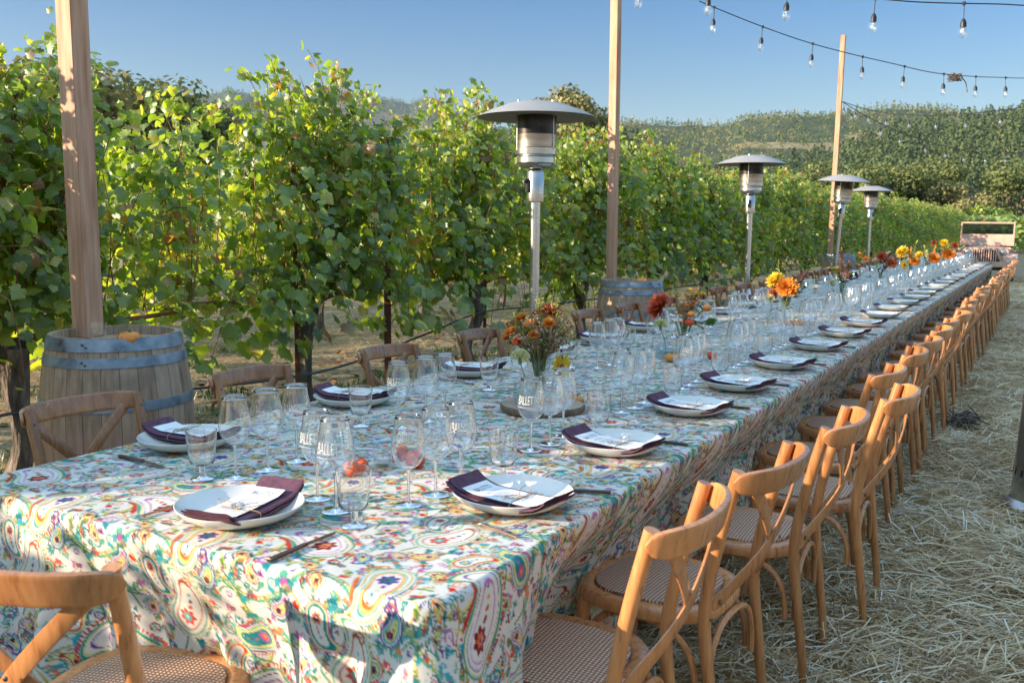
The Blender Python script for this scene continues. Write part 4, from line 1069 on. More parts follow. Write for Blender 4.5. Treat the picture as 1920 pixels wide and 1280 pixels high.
def daisy(par, c, nrm, r, mt, name='daisy_bloom', seed=0, ctr='p_rust'):
    m = MB(); ribbon_petals(m, c, nrm, [(13, r, r * 0.36, 0.15), (9, r * 0.75, r * 0.3, 0.5)], seed=seed); b = m.obj(name, M[mt], par)
    m = MB(); m.sphere(c, r * 0.3, 8, 5); m.obj('flower_centre', M[ctr], b); return b
def button(par, c, r, mt, name='button_bloom', seed=0):
    m = MB(); rr = random.Random(seed)
    for k in range(5):
        cc = Vector(c) + Vector((rr.uniform(-r, r), rr.uniform(-r, r), rr.uniform(-r * .6, r * .6))) * 1.1
        ribbon_petals(m, cc, (rr.uniform(-.6, .6), rr.uniform(-.6, .6), 1), [(10, r * .7, r * .4, 0.5), (7, r * .5, r * .35, 1.0)], seed=k + seed)
    return m.obj(name, M[mt], par)
def carnation(par, c, r, seed=0):
    m = MB(); rr = random.Random(seed)
    for k in range(46):
        th = rr.uniform(0, 6.28); el = rr.uniform(0.05, 1.5); d = Vector((math.cos(th) * math.cos(el), math.sin(th) * math.cos(el), math.sin(el)))
        s = d.cross(Vector((rr.random(), rr.random(), rr.random()))).normalized(); u = d.cross(s)
        base = Vector(c); n = 6; vs = [base]
        for q in range(n):
            a = (q / (n - 1) - 0.5) * 1.1; vs.append(base + d * r * math.cos(a) * (0.95 + 0.1 * (q % 2)) + s * r * math.sin(a) * 0.9 + u * r * 0.12 * (-1) ** q)
        m.add(vs, [(0, i, i + 1) for i in range(1, n)])
    return m.obj('carnation_bloom', M['p_cream'], par)
def leafspray(par, base, tip, n, L, w, mt, name='leaf_spray', seed=0):
    m = MB(); rr = random.Random(seed); b, t = Vector(base), Vector(tip); ax = (t - b)
    m.tube([b, (b + t) / 2 + Vector((0, 0, .006)), t], 0.0013, 5)
    for k in range(n):
        p = b + ax * ((k + 1) / (n + 0.5)); d = (ax.normalized() * 0.5 + Vector((rr.uniform(-1, 1), rr.uniform(-1, 1), rr.uniform(-.4, .8)))).normalized()
        s = d.cross(Vector((0, 0, 1)) + Vector((rr.uniform(-.4, .4), 0, 0))).normalized(); u = s.cross(d)
        vs = [p]; 
        for q, ww in ((0.25, .7), (0.55, 1), (0.85, .5)): vs += [p + d * L * q - s * w * ww / 2 + u * w * .15, p + d * L * q + s * w * ww / 2 + u * w * .15]
        vs.append(p + d * L - u * w * .2)
        m.add(vs, [(0, 1, 2), (1, 3, 4, 2), (3, 5, 6, 4), (5, 7, 6)])
    return m.obj(name, M[mt], par)
def spray(par, base, n, spread, hgt, mt, name, seed=0, bead=0.003, sub=7):
    """fine branching sprig with many tiny buds"""
    m = MB(); rr = random.Random(seed); b = Vector(base)
    for k in range(n):
        a = rr.uniform(0, 6.28); rad = spread * rr.random() ** 0.6
        tip = b + Vector((rad * math.cos(a), rad * math.sin(a), hgt * rr.uniform(0.55, 1.0)))
        pts = bez([b, b.lerp(tip, 0.5) + Vector((rr.uniform(-.012, .012), rr.uniform(-.012, .012), .01)), tip], 6)
        m.tube(pts, 0.0008, 4, False)
        for q in range(sub):
            p = pts[rr.choice([3, 4, 5, 5])] + Vector((rr.uniform(-1, 1), rr.uniform(-1, 1), rr.uniform(-.6, 1))) * 0.016
            m.tube([pts[3 if q % 2 else 4], p], 0.0005, 3, False); m.sphere(p, bead * rr.uniform(.6, 1.3), 5, 4)
    return m.obj(name, M[mt], par)
def spike(par, base, tip, r, mt, name='amaranth_spike', seed=0):
    m = MB(); rr = random.Random(seed); b, t = Vector(base), Vector(tip)
    m.tube([b, t], 0.0015, 5)
    for k in range(240):
        u = rr.random(); p = b.lerp(t, 0.2 + 0.8 * u); w = r * (1.05 - u); a = rr.uniform(0, 6.28)
        m.sphere(p + Vector((w * math.cos(a) * rr.random(), w * math.sin(a) * rr.random(), 0)), 0.004, 5, 4)
    return m.obj(name, M[mt], par)
def stems(par, c, n, r0, r1, z0, z1, seed=0):
    m = MB(); rr = random.Random(seed)
    for k in range(n):
        a = rr.uniform(0, 6.28); a2 = a + rr.uniform(2, 4)
        m.tube([(c[0] + r0 * math.cos(a2) * rr.random(), c[1] + r0 * math.sin(a2) * rr.random(), z0), (c[0] + r1 * math.cos(a) * rr.random(), c[1] + r1 * math.sin(a) * rr.random(), z1)], 0.0018, 5)
    return m.obj('stems', M['stemgreen'], par)
def tall_vase(x, y, z, h, label):
    t = thing('glass_vase', label, 'vase', (x, y, z), group='tall glass vases')
    m = MB(); pr_ = [(0.001, 0.0), (0.034, 0.0), (0.036, 0.003), (0.040, h * 0.5), (0.050, h)]
    m.lathe(pr_ + [(0.0485, h)], 36); m.obj('vase_body', M['glasswater'], t, auto=40)
    return t
def bud_vase(x, y, z, label):
    t = thing('bud_vase', label, 'vase', (x, y, z), group='round bud vases')
    pr_ = smoothprof([(0.030, 0.0), (0.044, 0.012), (0.050, 0.04), (0.046, 0.066), (0.026, 0.083), (0.0145, 0.092), (0.0140, 0.110), (0.0185, 0.116)], 30)
    m = MB(); m.lathe([(0.001, 0.0)] + pr_, 36); m.obj('vase_body', M['glassblue'], t, auto=40)
    m = MB(); m.lathe([(0.001, 0.003)] + [(r - 0.003, zz) for r, zz in pr_ if 0.003 < zz < 0.050] + [(0.001, 0.0505)], 30); m.obj('water', M['glasswater'], t, auto=40)
    return t
def carn_stem(x, y, z, lean, label, seed):
    t = thing('carnation', label, 'flower', (x, y, z), group='cream carnations in bud vases')
    m = MB(); m.tube(bez([(0.01, 0, 0.012), (0, 0, 0.09), (lean[0] * .6, lean[1] * .6, 0.135), (lean[0], lean[1], 0.165)], 12), 0.0019, 6); m.lathe([(0.002, 0.152), (0.007, 0.158), (0.008, 0.178), (0.011, 0.185)], 10, (lean[0], lean[1], 0)); m.obj('stem', M['stemgreen'], t)
    carnation(t, (lean[0], lean[1], 0.178), 0.038, seed); return t
# first arrangement, on the wood slice
m = MB(); 
def wb(a, z): return 1 + 0.05 * math.sin(2 * a + 1) + 0.03 * math.sin(3 * a) + 0.008 * math.sin(17 * a) + 0.006 * math.sin(31 * a)
t = thing('wood_slice', 'round wood slice with bark edge under the nearest bouquet and bud vase', 'wood slice', (-1.665, 3.13, TT))
m.lathe([(0.150, 0.0), (0.156, 0.006), (0.157, 0.020), (0.152, 0.0275)], 90, wob=wb, capb=True); m.obj('bark_edge', M['slabbark'], t)
m = MB(); m.lathe([(0.001, 0.0285), (0.148, 0.0285), (0.1525, 0.0275)], 90, wob=wb); m.obj('sawn_top', M['slabtop'], t)
zs = TT + 0.0295
tall_vase(-1.735, 3.235, zs, 0.155, 'tall glass vase on the wood slice, holding the nearest bouquet')
A = thing('flower_bouquet', 'nearest bouquet, bushy with orange blooms, dried sprigs and a sunflower', 'bouquet', (-1.735, 3.235, zs), group='bouquets down the middle of the table')
stems(A, (0, 0), 34, 0.03, 0.045, 0.01, 0.17, 1)
A.scale = (1.12, 1.12, 1.06)
spray(A, (0, 0, 0.11), 80, 0.12, 0.19, 'p_dry', 'dried_sprigs', 2, 0.0046, 10)
spray(A, (-0.01, 0.0, 0.13), 44, 0.125, 0.19, 'p_gold', 'green_sprigs', 3, 0.0036, 8)
spray(A, (0.03, 0.01, 0.20), 22, 0.05, 0.20, 'p_gold', 'goldenrod_spray', 4, 0.0034, 9)
spray(A, (0.0, 0.0, 0.13), 14, 0.13, 0.16, 'p_rust', 'rust_berries', 5, 0.0055, 4)
spray(A, (0.0, 0.0, 0.12), 16, 0.12, 0.15, 'p_green', 'leafy_sprigs', 8, 0.0045, 9)
leafspray(A, (0, 0, 0.13), (0.09, 0.05, 0.22), 9, 0.06, 0.026, 'p_green', 'leaf_spray', 6)
leafspray(A, (0, 0, 0.11), (-0.06, -0.05, 0.2), 7, 0.05, 0.022, 'p_green', 'leaf_spray', 7)
for k, (x, y, z, r, c) in enumerate([(-.085, -.02, .285, .026, 'p_orange'), (-.045, -.05, .30, .028, 'p_orange'), (-.02, .02, .31, .026, 'p_red'), (-.10, .02, .265, .022, 'p_red'), (0.0, -.07, .285, .022, 'p_orange'), (-.07, -.08, .25, .026, 'p_orange'), (.03, -.09, .25, .024, 'p_orange'), (-.03, -.10, .22, .024, 'p_red'), (.07, -.06, .29, .026, 'p_orange'), (-.11, -.04, .22, .022, 'p_orange')]):
    mum(A, (x, y, z), (x * 4, y * 4 - .3, 1), r, c, 'zinnia_bloom', k)
mum(A, (0.045, 0.0, 0.325), (0.2, -0.2, 1), 0.045, 'p_red', 'coral_dahlia_bloom', 9)
daisy(A, (0.10, -0.03, 0.13), (1.0, -0.35, -0.1), 0.050, 'p_yellow', 'sunflower_bloom', 10)
m = MB(); m.tube(bez([(0, 0, .15), (-.05, 0, .3), (-.09, .01, .47)], 12), 0.0012, 5); m.tube(bez([(0, 0, .15), (-.07, .03, .28), (-.115, .04, .42)], 12), 0.0012, 5); m.obj('bare_twig', M['cane'], A)
bud_vase(-1.705, 3.075, zs, 'pale blue round bud vase at the front of the wood slice')
carn_stem(-1.705, 3.075, zs, (-0.02, -0.01), 'cream carnation standing in the bud vase on the wood slice', 1)
def small_pumpkin(x, y, z, r, label, mt='pumpkin', name='mini_pumpkin', cat='pumpkin', group='mini pumpkins', rot=(0, 0, 0), sq=0.62):
    t = thing(name, label, cat, (x, y, z), group=group, rot=rot)
    m = MB(); n = 40; vs = []; 
    prof = []
    for j in range(13):
        ph = -PI / 2 + PI * j / 12; prof.append((max(0.001, r * math.cos(ph) ** 0.8 if math.cos(ph) > 0 else 0.001), r * sq * (1 + math.sin(ph)) - (0.10 * r if j in (11, 12) else 0) * (1 if j == 12 else .3)))
    m.lathe(prof, n, wob=lambda a, zz: 0.90 + 0.12 * abs(math.sin(4.5 * a)) ** 0.6); m.obj('skin', M[mt], t)
    m = MB(); m.tube(bez([(0, 0, r * sq * 1.75), (0.1 * r, 0, r * sq * 2.1), (0.35 * r, 0, r * sq * 2.35)], 6), [r * .16, r * .12, r * .10, r * .10, r * .10, r * .12], 7); m.obj('stalk', M['stemgreen'], t)
    return t
small_pumpkin(-3.645, 2.80, 0.907, 0.055, 'orange mini pumpkin on top of the large barrel')
small_pumpkin(-3.40, 8.42, 0.907, 0.06, 'orange mini pumpkin on the middle barrel, mostly hidden by its rim')
t = thing('water_glass', 'small empty glass between post and pumpkin on the large barrel', 'glass', (-3.86, 2.80, 0.907))
m = MB(); m.lathe([(0.001, 0.0), (0.030, 0.0), (0.034, 0.05), (0.037, 0.095), (0.0355, 0.095)], 30); m.obj('cup', M['glass'], t, auto=40)
small_pumpkin(-1.60, 3.31, TT, 0.030, 'orange mini pumpkin on the cloth behind the nearest bouquet, seen through wine glasses', group='mini pumpkins')
# candle and physalis husks near the first settings
def votive(x, y, label):
    t = thing('votive_candle', label, 'candle', (x, y, TT), group='glass votive candles')
    m = MB(); m.lathe([(0.001, 0.0), (0.026, 0.0), (0.028, 0.01), (0.030, 0.062), (0.0285, 0.062)], 30); m.obj('glass_cup', M['glass'], t, auto=40)
    m = MB(); m.lathe([(0.001, 0.022), (0.019, 0.022), (0.0195, 0.020), (0.0195, 0.008), (0.001, 0.008)][::-1], 24); w = m.obj('tea_light', M['wax'], t, auto=40)
    m = MB(); m.tube([(0, 0, 0.021), (0.001, 0, 0.030)], 0.0008, 5); m.obj('wick', M['black'], w); return t
votive(-1.675, 2.15, 'glass votive with white tea light among red husks near the first settings')
def husk(x, y, label, a, r=0.027):
    t = small_pumpkin(x, y, TT + (0.012), r, label, 'lantern', 'physalis_husk', 'seed husk', 'orange physalis husks on the cloth', (R(70), 0, a), 0.85); return t
husk(-1.60, 2.205, 'red physalis husk just right of the nearest votive candle', R(40), .030)
husk(-1.655, 2.055, 'orange physalis husk in front of the nearest votive candle', R(-60), .024)
husk(-1.685, 2.03, 'orange physalis husk lying leftmost in the pair before the candle', R(10), .022)
husk(-1.70, 2.235, 'dark orange physalis husk seen through the nearest votive glass', R(100), .028)
# second arrangement
zc_ = TT
tall_vase(-1.745, 4.97, zc_, 0.15, 'tall glass vase holding the bouquet with a large coral dahlia')
B = thing('flower_bouquet', 'bouquet with a large coral dahlia, yellow blooms and glossy green leaves', 'bouquet', (-1.745, 4.97, zc_), group='bouquets down the middle of the table')
B.scale = (1.32, 1.32, 1.15)
stems(B, (0, 0), 26, 0.025, 0.04, 0.01, 0.16, 11)
mum(B, (-0.085, -0.06, 0.235), (-0.7, -0.6, 0.5), 0.075, 'p_red', 'coral_dahlia_bloom', 21)
for k, (x, y, z, r, c) in enumerate([(.03, .0, .30, .030, 'p_yellow'), (.065, .02, .285, .030, 'p_yellow'), (0.0, .02, .285, .026, 'p_yellow'), (.02, -.04, .235, .026, 'p_orange'), (.05, -.03, .25, .024, 'p_orange'), (-.01, -.05, .205, .024, 'p_orange'), (.03, -.05, .195, .028, 'p_orange')]):
    button(B, (x, y, z), r * .7, c, 'yellow_button_bloom' if c == 'p_yellow' else 'orange_button_bloom', k)
for k, (x, y, z, r) in enumerate([(.105, -.02, .235, .020), (.045, -.06, .165, .021), (.05, -.055, .205, .018)]):
    m = MB(); m.sphere((x, y, z), r, 12, 8, (1, 1, .85)); m.obj('tiny_gourd', M['pumpkin'] if k != 1 else M['lantern'], B)
leafspray(B, (0.02, 0, 0.15), (0.16, -0.03, 0.15), 7, 0.075, 0.036, 'p_green', 'leaf_spray', 22)
leafspray(B, (0.02, 0, 0.15), (0.10, 0.03, 0.24), 5, 0.06, 0.028, 'p_green', 'leaf_spray', 23)
leafspray(B, (0, 0, 0.15), (-0.04, 0.05, 0.22), 5, 0.05, 0.024, 'p_green', 'leaf_spray', 24)
spike(B, (0, 0, .15), (.055, .03, .33), .014, 'p_rust', 'amaranth_spike', 25)
spray(B, (0, 0, .13), 16, .09, .15, 'p_dry', 'dried_sprigs', 26)
m = MB(); pts = bez([(0.03, 0, .2), (.09, .02, .31), (.16, .04, .33), (.21, .05, .37)], 16); m.tube(pts, 0.0012, 5)
for k in range(28): m.sphere(pts[4 + k % 12] + Vector((random.uniform(-.006, .006), random.uniform(-.006, .006), random.uniform(-.006, .006))), 0.004, 5, 4)
m.obj('berry_twig', M['p_rust'], B)
bud_vase(-1.775, 4.76, zc_, 'pale blue round bud vase in front of the coral dahlia bouquet')
carn_stem(-1.775, 4.76, zc_, (-0.025, -0.01), 'cream carnation in the bud vase beside the coral dahlia bouquet', 2)
small_pumpkin(-1.70, 4.66, TT, 0.036, 'orange mini pumpkin in front of the second bud vase, behind wine glasses')
husk(-1.56, 4.90, 'small red husk on the cloth right of the second bouquet', R(20), .022)
votive(-1.62, 4.55, 'glass votive candle before the coral dahlia bouquet')
# third arrangement
tall_vase(-1.735, 7.25, zc_, 0.15, 'tall glass vase holding the bouquet with a purple artichoke head')
D = thing('flower_bouquet', 'bouquet with yellow and orange chrysanthemums and a dark purple artichoke leaf head', 'bouquet', (-1.735, 7.25, zc_), group='bouquets down the middle of the table')
D.scale = (1.32, 1.32, 1.15)
stems(D, (0, 0), 26, 0.025, 0.04, 0.01, 0.16, 31)
mum(D, (-0.055, -0.03, 0.27), (-0.5, -0.6, 0.6), 0.062, 'p_yellow', 'yellow_chrysanthemum_bloom', 31)
mum(D, (0.02, -0.06, 0.225), (0.1, -0.9, 0.4), 0.072, 'p_orange', 'orange_chrysanthemum_bloom', 32)
mum(D, (-0.06, -0.02, 0.18), (-0.6, -0.5, 0.1), 0.05, 'p_rust', 'rust_bloom', 33)
leafspray(D, (0.03, 0, .18), (.10, .03, .31), 12, .055, .022, 'p_dark', 'purple_leaf_head', 34)
leafspray(D, (0.03, 0, .15), (.13, .02, .25), 9, .06, .026, 'p_green', 'leaf_spray', 35)
leafspray(D, (-.02, 0, .22), (-.06, .03, .37), 12, .05, .012, 'p_gold', 'fern_spray', 36)
spray(D, (0, 0, .12), 20, .08, .14, 'p_rust', 'rust_berries', 37, .005, 5)
bud_vase(-1.765, 7.0, zc_, 'pale blue round bud vase before the artichoke bouquet')
carn_stem(-1.765, 7.0, zc_, (-0.02, -0.01), 'cream carnation in the bud vase before the artichoke bouquet', 3)
small_pumpkin(-1.62, 6.93, TT, 0.042, 'orange mini pumpkin between glasses near the artichoke bouquet, left of two')
small_pumpkin(-1.55, 6.99, TT, 0.036, 'orange mini pumpkin between glasses near the artichoke bouquet, right of two')
# farther arrangements
def far_bouquet(y, x, parts, label, vlabel):
    tall_vase(x, y, zc_, 0.15, vlabel)
    t = thing('flower_bouquet', label, 'bouquet', (x, y, zc_), group='bouquets down the middle of the table')
    t.scale = (1.15, 1.15, 1.1)
    stems(t, (0, 0), 14, 0.025, 0.04, 0.01, 0.16, int(y * 7))
    rr = random.Random(int(y * 10))
    leafspray(t, (0, 0, .14), (.08, .02, .24), 9, .06, .028, 'p_green', 'leaf_spray', int(y)); leafspray(t, (0, 0, .14), (-.07, .02, .26), 9, .06, .028, 'p_green', 'leaf_spray', int(y) + 1)
    for k, (kind, c, px, pz, r) in enumerate(parts):
        p = (px, rr.uniform(-.05, .02), pz)
        if kind == 'm': mum(t, p, (px * 5, -.7, .6), r, c, 'round_bloom', k)
        elif kind == 's': spike(t, (px * .5, 0, .14), (px, 0.0, pz), r, c, 'amaranth_spike', k)
        elif kind == 'b': button(t, p, r, c, 'button_bloom', k)
        elif kind == 'd': daisy(t, p, (px * 5, -.8, .4), r, c, 'sunflower_bloom', k)
        elif kind == 'l': leafspray(t, (0, 0, .15), p, 12, .07, .03, c, 'leaf_spray', k)
far_bouquet(9.7, -1.77, [('s', 'p_rust', -.02, .48, .04), ('s', 'p_rust', .05, .36, .035), ('b', 'p_yellow', -.08, .28, .03), ('l', 'p_green', -.1, .3, .03), ('l', 'p_dark', .13, .2, .03)], 'bouquet with a tall rust red amaranth spike', 'tall glass vase holding the tall amaranth spike')
carn_t = None
bud_vase(-1.80, 9.45, zc_, 'bud vase left of the amaranth bouquet'); carn_stem(-1.80, 9.45, zc_, (-.02, -.01), 'cream carnation left of the amaranth spike', 4)
far_bouquet(12.0, -1.75, [('b', 'p_orange', -.2, .33, .045), ('b', 'p_orange', -.12, .28, .04), ('l', 'p_dark', .06, .36, .03), ('m', 'p_red', .0, .34, .06), ('m', 'p_rust', .10, .27, .07), ('d', 'p_yellow', .22, .25, .06), ('l', 'p_dark', .14, .34, .03)], 'dark red and maroon bouquet with a small sunflower on its right', 'tall glass vase under the dark maroon bouquet')
far_bouquet(14.5, -1.72, [('m', 'p_yellow', -.10, .34, .09), ('l', 'p_gold', .05, .46, .03), ('m', 'p_orange', .05, .22, .07), ('s', 'p_orange', .0, .42, .04)], 'bouquet with one large yellow bloom and golden spikes', 'tall glass vase under the large yellow bloom')
far_bouquet(17.0, -1.75, [('m', 'p_yellow', -.12, .24, .07), ('s', 'p_orange', .10, .40, .04), ('m', 'p_orange', .08, .20, .10), ('l', 'p_gold', -.05, .36, .03)], 'yellow and orange bouquet, next to last before the vehicle', 'tall glass vase, next to last before the vehicle')
far_bouquet(19.8, -1.77, [('m', 'p_red', -.15, .40, .06), ('m', 'p_yellow', .0, .40, .08), ('m', 'p_red', .17, .36, .07), ('m', 'p_orange', .08, .20, .13), ('l', 'p_green', -.15, .3, .03)], 'farthest bouquet, red and yellow blooms before the vehicle', 'farthest tall glass vase on the table')
#@@NEXT
# ------------------------------------------------------------------ leaf clouds
def nrm(a): return a / (np.linalg.norm(a, axis=1, keepdims=True) + 1e-9)
_h = [(0.0, 0.0), (.14, -.15), (.30, -.17), (.40, -.08), (.53, .00), (.47, .13), (.57, .22), (.62, .38), (.45, .46), (.50, .60), (.33, .55), (.35, .71), (.23, .76), (.13, .92), (0.0, 1.03)]
def _lz(x, y): return -0.42 * abs(x) ** 1.6 - 0.22 * (y - .3) ** 2 + 0.05 * math.sin(9 * y + 7 * abs(x))
LEAF_HI = np.array([(x, y, _lz(x, y)) for x, y in _h] + [(-x, y, _lz(x, y)) for x, y in _h[-2:0:-1]] + [(0, 0.32, 0.06)])
_nh = len(LEAF_HI) - 1
FACE_HI = np.array([(_nh, i, (i + 1) % _nh) for i in range(_nh)])
_l = [(0, 0), (.42, -.08), (.55, .40), (.25, .68), (0, 1.0), (-.25, .68), (-.55, .40), (-.42, -.08)]
LEAF_LO = np.array([(x, y, -0.30 * x * x) for x, y in _l]); FACE_LO = np.array([(0, 1, 2), (0, 2, 3), (0, 3, 4), (0, 4, 5), (0, 5, 6), (0, 6, 7)])
LEAF_Q = np.array([(-.5, 0, 0), (.5, 0, 0), (.42, .9, .1), (-.4, 1.0, .05)]); FACE_Q = np.array([(0, 1, 2, 3)])
def leafcloud(pos, nor, tip, size, T, F):
    """instances baked into arrays"""
    z = nrm(nor); y = nrm(tip - z * np.sum(tip * z, axis=1, keepdims=True)); x = np.cross(y, z)
    n = len(pos); k = len(T)
    V = pos[:, None, :] + size[:, None, None] * (T[None, :, 0:1] * x[:, None, :] + T[None, :, 1:2] * y[:, None, :] + T[None, :, 2:3] * z[:, None, :])
    Fc = (F[None] + (np.arange(n) * k)[:, None, None]).reshape(-1, F.shape[1])
    return V.reshape(-1, 3), Fc
def vine_foliage(seed, hi, top=2.42, L=2.5, nsh=92):
    g = np.random.default_rng(seed); P = []; Nn = []; Tt = []; Sz = []; canes = []
    for k in range(nsh):
        y = float(np.clip(g.normal(0, 0.62), -1.3, 1.3)) if g.random() < .6 else g.uniform(-L / 2, L / 2); x = g.normal(0, 0.06); z = g.uniform(0.92, 1.08)
        topk = (top + 0.13 - 0.56 * abs(y / 1.25) ** 2.2 + 0.10 * math.sin(y * 2.5 + seed) + 0.13 * math.sin(y * 6.1 + seed * 2)) + g.normal(0, 0.07)
        if g.random() < 0.03: topk += g.uniform(0.10, 0.22)
        kind = g.random()
        side = g.choice([-1, 1])
        pts = []
        if kind < 0.74:      # upright shoot, tip flops outward
            n = int((topk - z) / 0.052) + int(g.integers(0, 8))
            vx, vy = g.normal(0, 0.18), g.normal(0, 0.13); p = np.array([x, y, z]); d = np.array([vx, vy, 1.0])
            for i in range(n):
                pts.append(p.copy()); dd = d / np.linalg.norm(d); p = p + dd * 0.054
                d = d + g.normal(0, 0.07, 3) * np.array([1, 1, .3])
                d[0] -= (p[0] - 0) * 0.10
                if p[2] > topk: d[2] -= 0.35; d[0] += side * 0.14
                if abs(p[0]) > 0.34: d[0] -= np.sign(p[0]) * 0.12
        else:               # outward, drooping shoot
            n = int(g.integers(10, 24)); z = g.uniform(1.0, topk - 0.35); p = np.array([x + side * 0.15, y, z]); d = np.array([side * 1.0, g.normal(0, 0.4), 0.6])
            for i in range(n):
                pts.append(p.copy()); p = p + d / np.linalg.norm(d) * 0.05; d = d + g.normal(0, 0.08, 3); d[2] -= 0.15; d[0] *= 0.90
        pts = np.array(pts)
        if len(pts) < 4: continue
        canes.append(pts)
        m = len(pts); rep = 3
        for r in range(rep):
            off = g.normal(0, 1, (m, 3)) * np.array([0.11, 0.09, 0.07]) * np.clip(1.25 - np.arange(m) / m, .45, 1)[:, None]; q = pts + off
            out = np.sign(q[:, 0] + g.normal(0, 0.06, m))
            nn = np.c_[out * g.uniform(-0.1, 1.1, m), g.normal(0, 0.65, m), g.uniform(-0.25, 1.0, m)]
            tt = np.c_[out * g.uniform(-0.1, 0.6, m), g.normal(0, 0.5, m), -g.uniform(0.3, 1.0, m)]
            s = g.uniform(0.044, 0.100, m) * np.clip(1.2 - 0.5 * np.arange(m) / m, .55, 1.2)
            low = g.random(m) < np.clip(0.31 + (1.75 - q[:, 2]) * 0.42, 0.17, 0.77)     # thinner near the cordon
            kk = ~low
            P.append(q[kk]); Nn.append(nn[kk]); Tt.append(tt[kk]); Sz.append(s[kk])
    # hanging skirt under the cordon in places
    for c_ in range(3):
        yc = g.uniform(-L / 2, L / 2); m = 34
        q = np.c_[g.normal(0.1, 0.20, m), g.normal(yc, 0.16, m), g.uniform(0.55, 1.05, m)]
        P.append(q); Nn.append(np.c_[np.sign(q[:, 0]) * .8, g.normal(0, .4, m), g.uniform(0, .8, m)]); Tt.append(np.c_[g.normal(0, .3, m), g.normal(0, .4, m), -np.ones(m)]); Sz.append(g.uniform(.08, .14, m))
    P, Nn, Tt, Sz = np.vstack(P), np.vstack(Nn), np.vstack(Tt), np.concatenate(Sz)
    if not hi: sel = g.random(len(P)) < 0.24; P, Nn, Tt, Sz = P[sel], Nn[sel], Tt[sel], Sz[sel] * 1.6
    V, F = leafcloud(P, Nn, Tt, Sz, LEAF_HI if hi else LEAF_LO, FACE_HI if hi else FACE_LO)
    leaf = npmesh('foliage', V, F, M['vineleaf'], smooth=True)
    m = MB()
    for pts in canes[::1 if hi else 3]:
        p = np.vstack([pts[::3], pts[-1:]])
        if len(p) < 3: continue
        m.tube([tuple(v) for v in p], [0.0052 * (1 - 0.6 * i / len(p)) for i in range(len(p))], 5, False)
    # arms of the cordon
    for s in (-1, 1):
        m.tube(bez([(0, 0, 0.80), (0.02, s * 0.25, 0.93), (-0.01, s * 0.7, 0.95), (0.02, s * 1.2, 0.97)], 14), [0.030 - 0.0012 * i for i in range(14)], 7)
    cane = m.mesh('canes', M['cane'])
    return leaf, cane
def vine_trunk(seed):
    g = random.Random(seed); m = MB(); 
    p = bez([(g.uniform(-.04, .04), g.uniform(-.05, .05), -0.05), (g.uniform(-.05, .05), g.uniform(-.06, .06), 0.25), (g.uniform(-.05, .05), g.uniform(-.06, .06), 0.55), (0, 0, 0.85)], 26)
    n = 16; vs = []; fs = []
    for j, q in enumerate(p):
        u = j / 25; r = 0.075 - 0.02 * math.sin(PI * min(1, u * 1.1)) + 0.022 * max(0, u - 0.75) * 4
        for i in range(n):
            a = 2 * PI * i / n; w = r * (1 + 0.16 * math.sin(3 * a + 5 * u + seed) + 0.10 * math.sin(7 * a - 9 * u) + 0.08 * mnoise.noise(Vector((math.cos(a) * 2, math.sin(a) * 2, u * 7 + seed))))
            vs.append((q.x + w * math.cos(a), q.y + w * math.sin(a), q.z))
    for j in range(25):
        for i in range(n): k = (i + 1) % n; fs.append((j * n + i, j * n + k, (j + 1) * n + k, (j + 1) * n + i))
    fs.append(tuple(range(25 * n, 26 * n))); m.add(vs, fs)
    m.sphere((0.02, 0.0, 0.84), 0.095, 10, 7, (0.8, 1.5, 0.75))
    return m.mesh('trunk', M['bark'])
HI = [vine_foliage(100 + k, True, 2.40) for k in range(6)]
HI_S = [vine_foliage(150 + k, True, 2.12) for k in range(2)]
LO = [vine_foliage(200 + k, False, 2.30) for k in range(4)]
TR = [vine_trunk(k) for k in range(5)]
def vine(x, y, var, flip, tr, label, group, sc=1.0):
    t = thing('grapevine', label, 'grapevine', (x, y, 0), R(180) if flip else 0.0, group)
    t.scale = (1, 1, sc)
    link('trunk', TR[tr], t); link('foliage', var[0], t); link('canes', var[1], t)
    return t
ROWX = -5.0
k = 0
GF = 'grapevines in the front row'
for i in range(-4, 26):
    y = 3.05 + 2.43 * i
    var = HI[i % 6]
    if i <= -2: var = HI_S[i % 2]
    if i == -2: var = HI_S[0]
    if i >= 8: var = HI[(i * 5) % 6]
    x = ROWX + random.uniform(-.04, .04)
    if i < -1: continue_label = None
    if i <= -1: lab = 'lower grapevine of the front row standing out of view at the left' if i < -1 else 'grapevine of the front row just out of view, beside the head chair'
    elif i == 0: lab = 'grapevine behind the large barrel and the leftmost post'
    elif i == 1: lab = 'grapevine with a gnarled trunk behind the second vine-side chair'
    elif i == 2: lab = 'grapevine with dark trunk left of the nearest heater pole'
    else: lab = '%s grapevine of the front row, counting from the large barrel' % ORD[i]
    if i == -1: vine(x, 1.25, HI[1], True, 2, 'grapevine at the left frame edge, nearest of the front row', GF, 0.97); y = 0.0
    vine(x, y, var, (i * 7) % 3 == 0, i % 5, lab, GF, random.uniform(0.97, 1.04) * (0.94 if i >= 2 else (0.80 if i < -1 else (0.93 if i == 0 else 0.98))))
for row, (x, y0, n) in enumerate([(-8.3, 2.0, 17), (-13.2, 3.2, 13), (-17.9, 4.1, 12)]):
    for i in range(n):
        vine(x + random.uniform(-.05, .05), y0 + 2.43 * i, LO[(i + row) % 4], i % 2, (i + row) % 5, '%s grapevine in the %s row behind the front vines' % (ORD[i], ['second', 'third', 'fourth'][row]), 'grapevines in the rows behind', random.uniform(.97, 1.05))
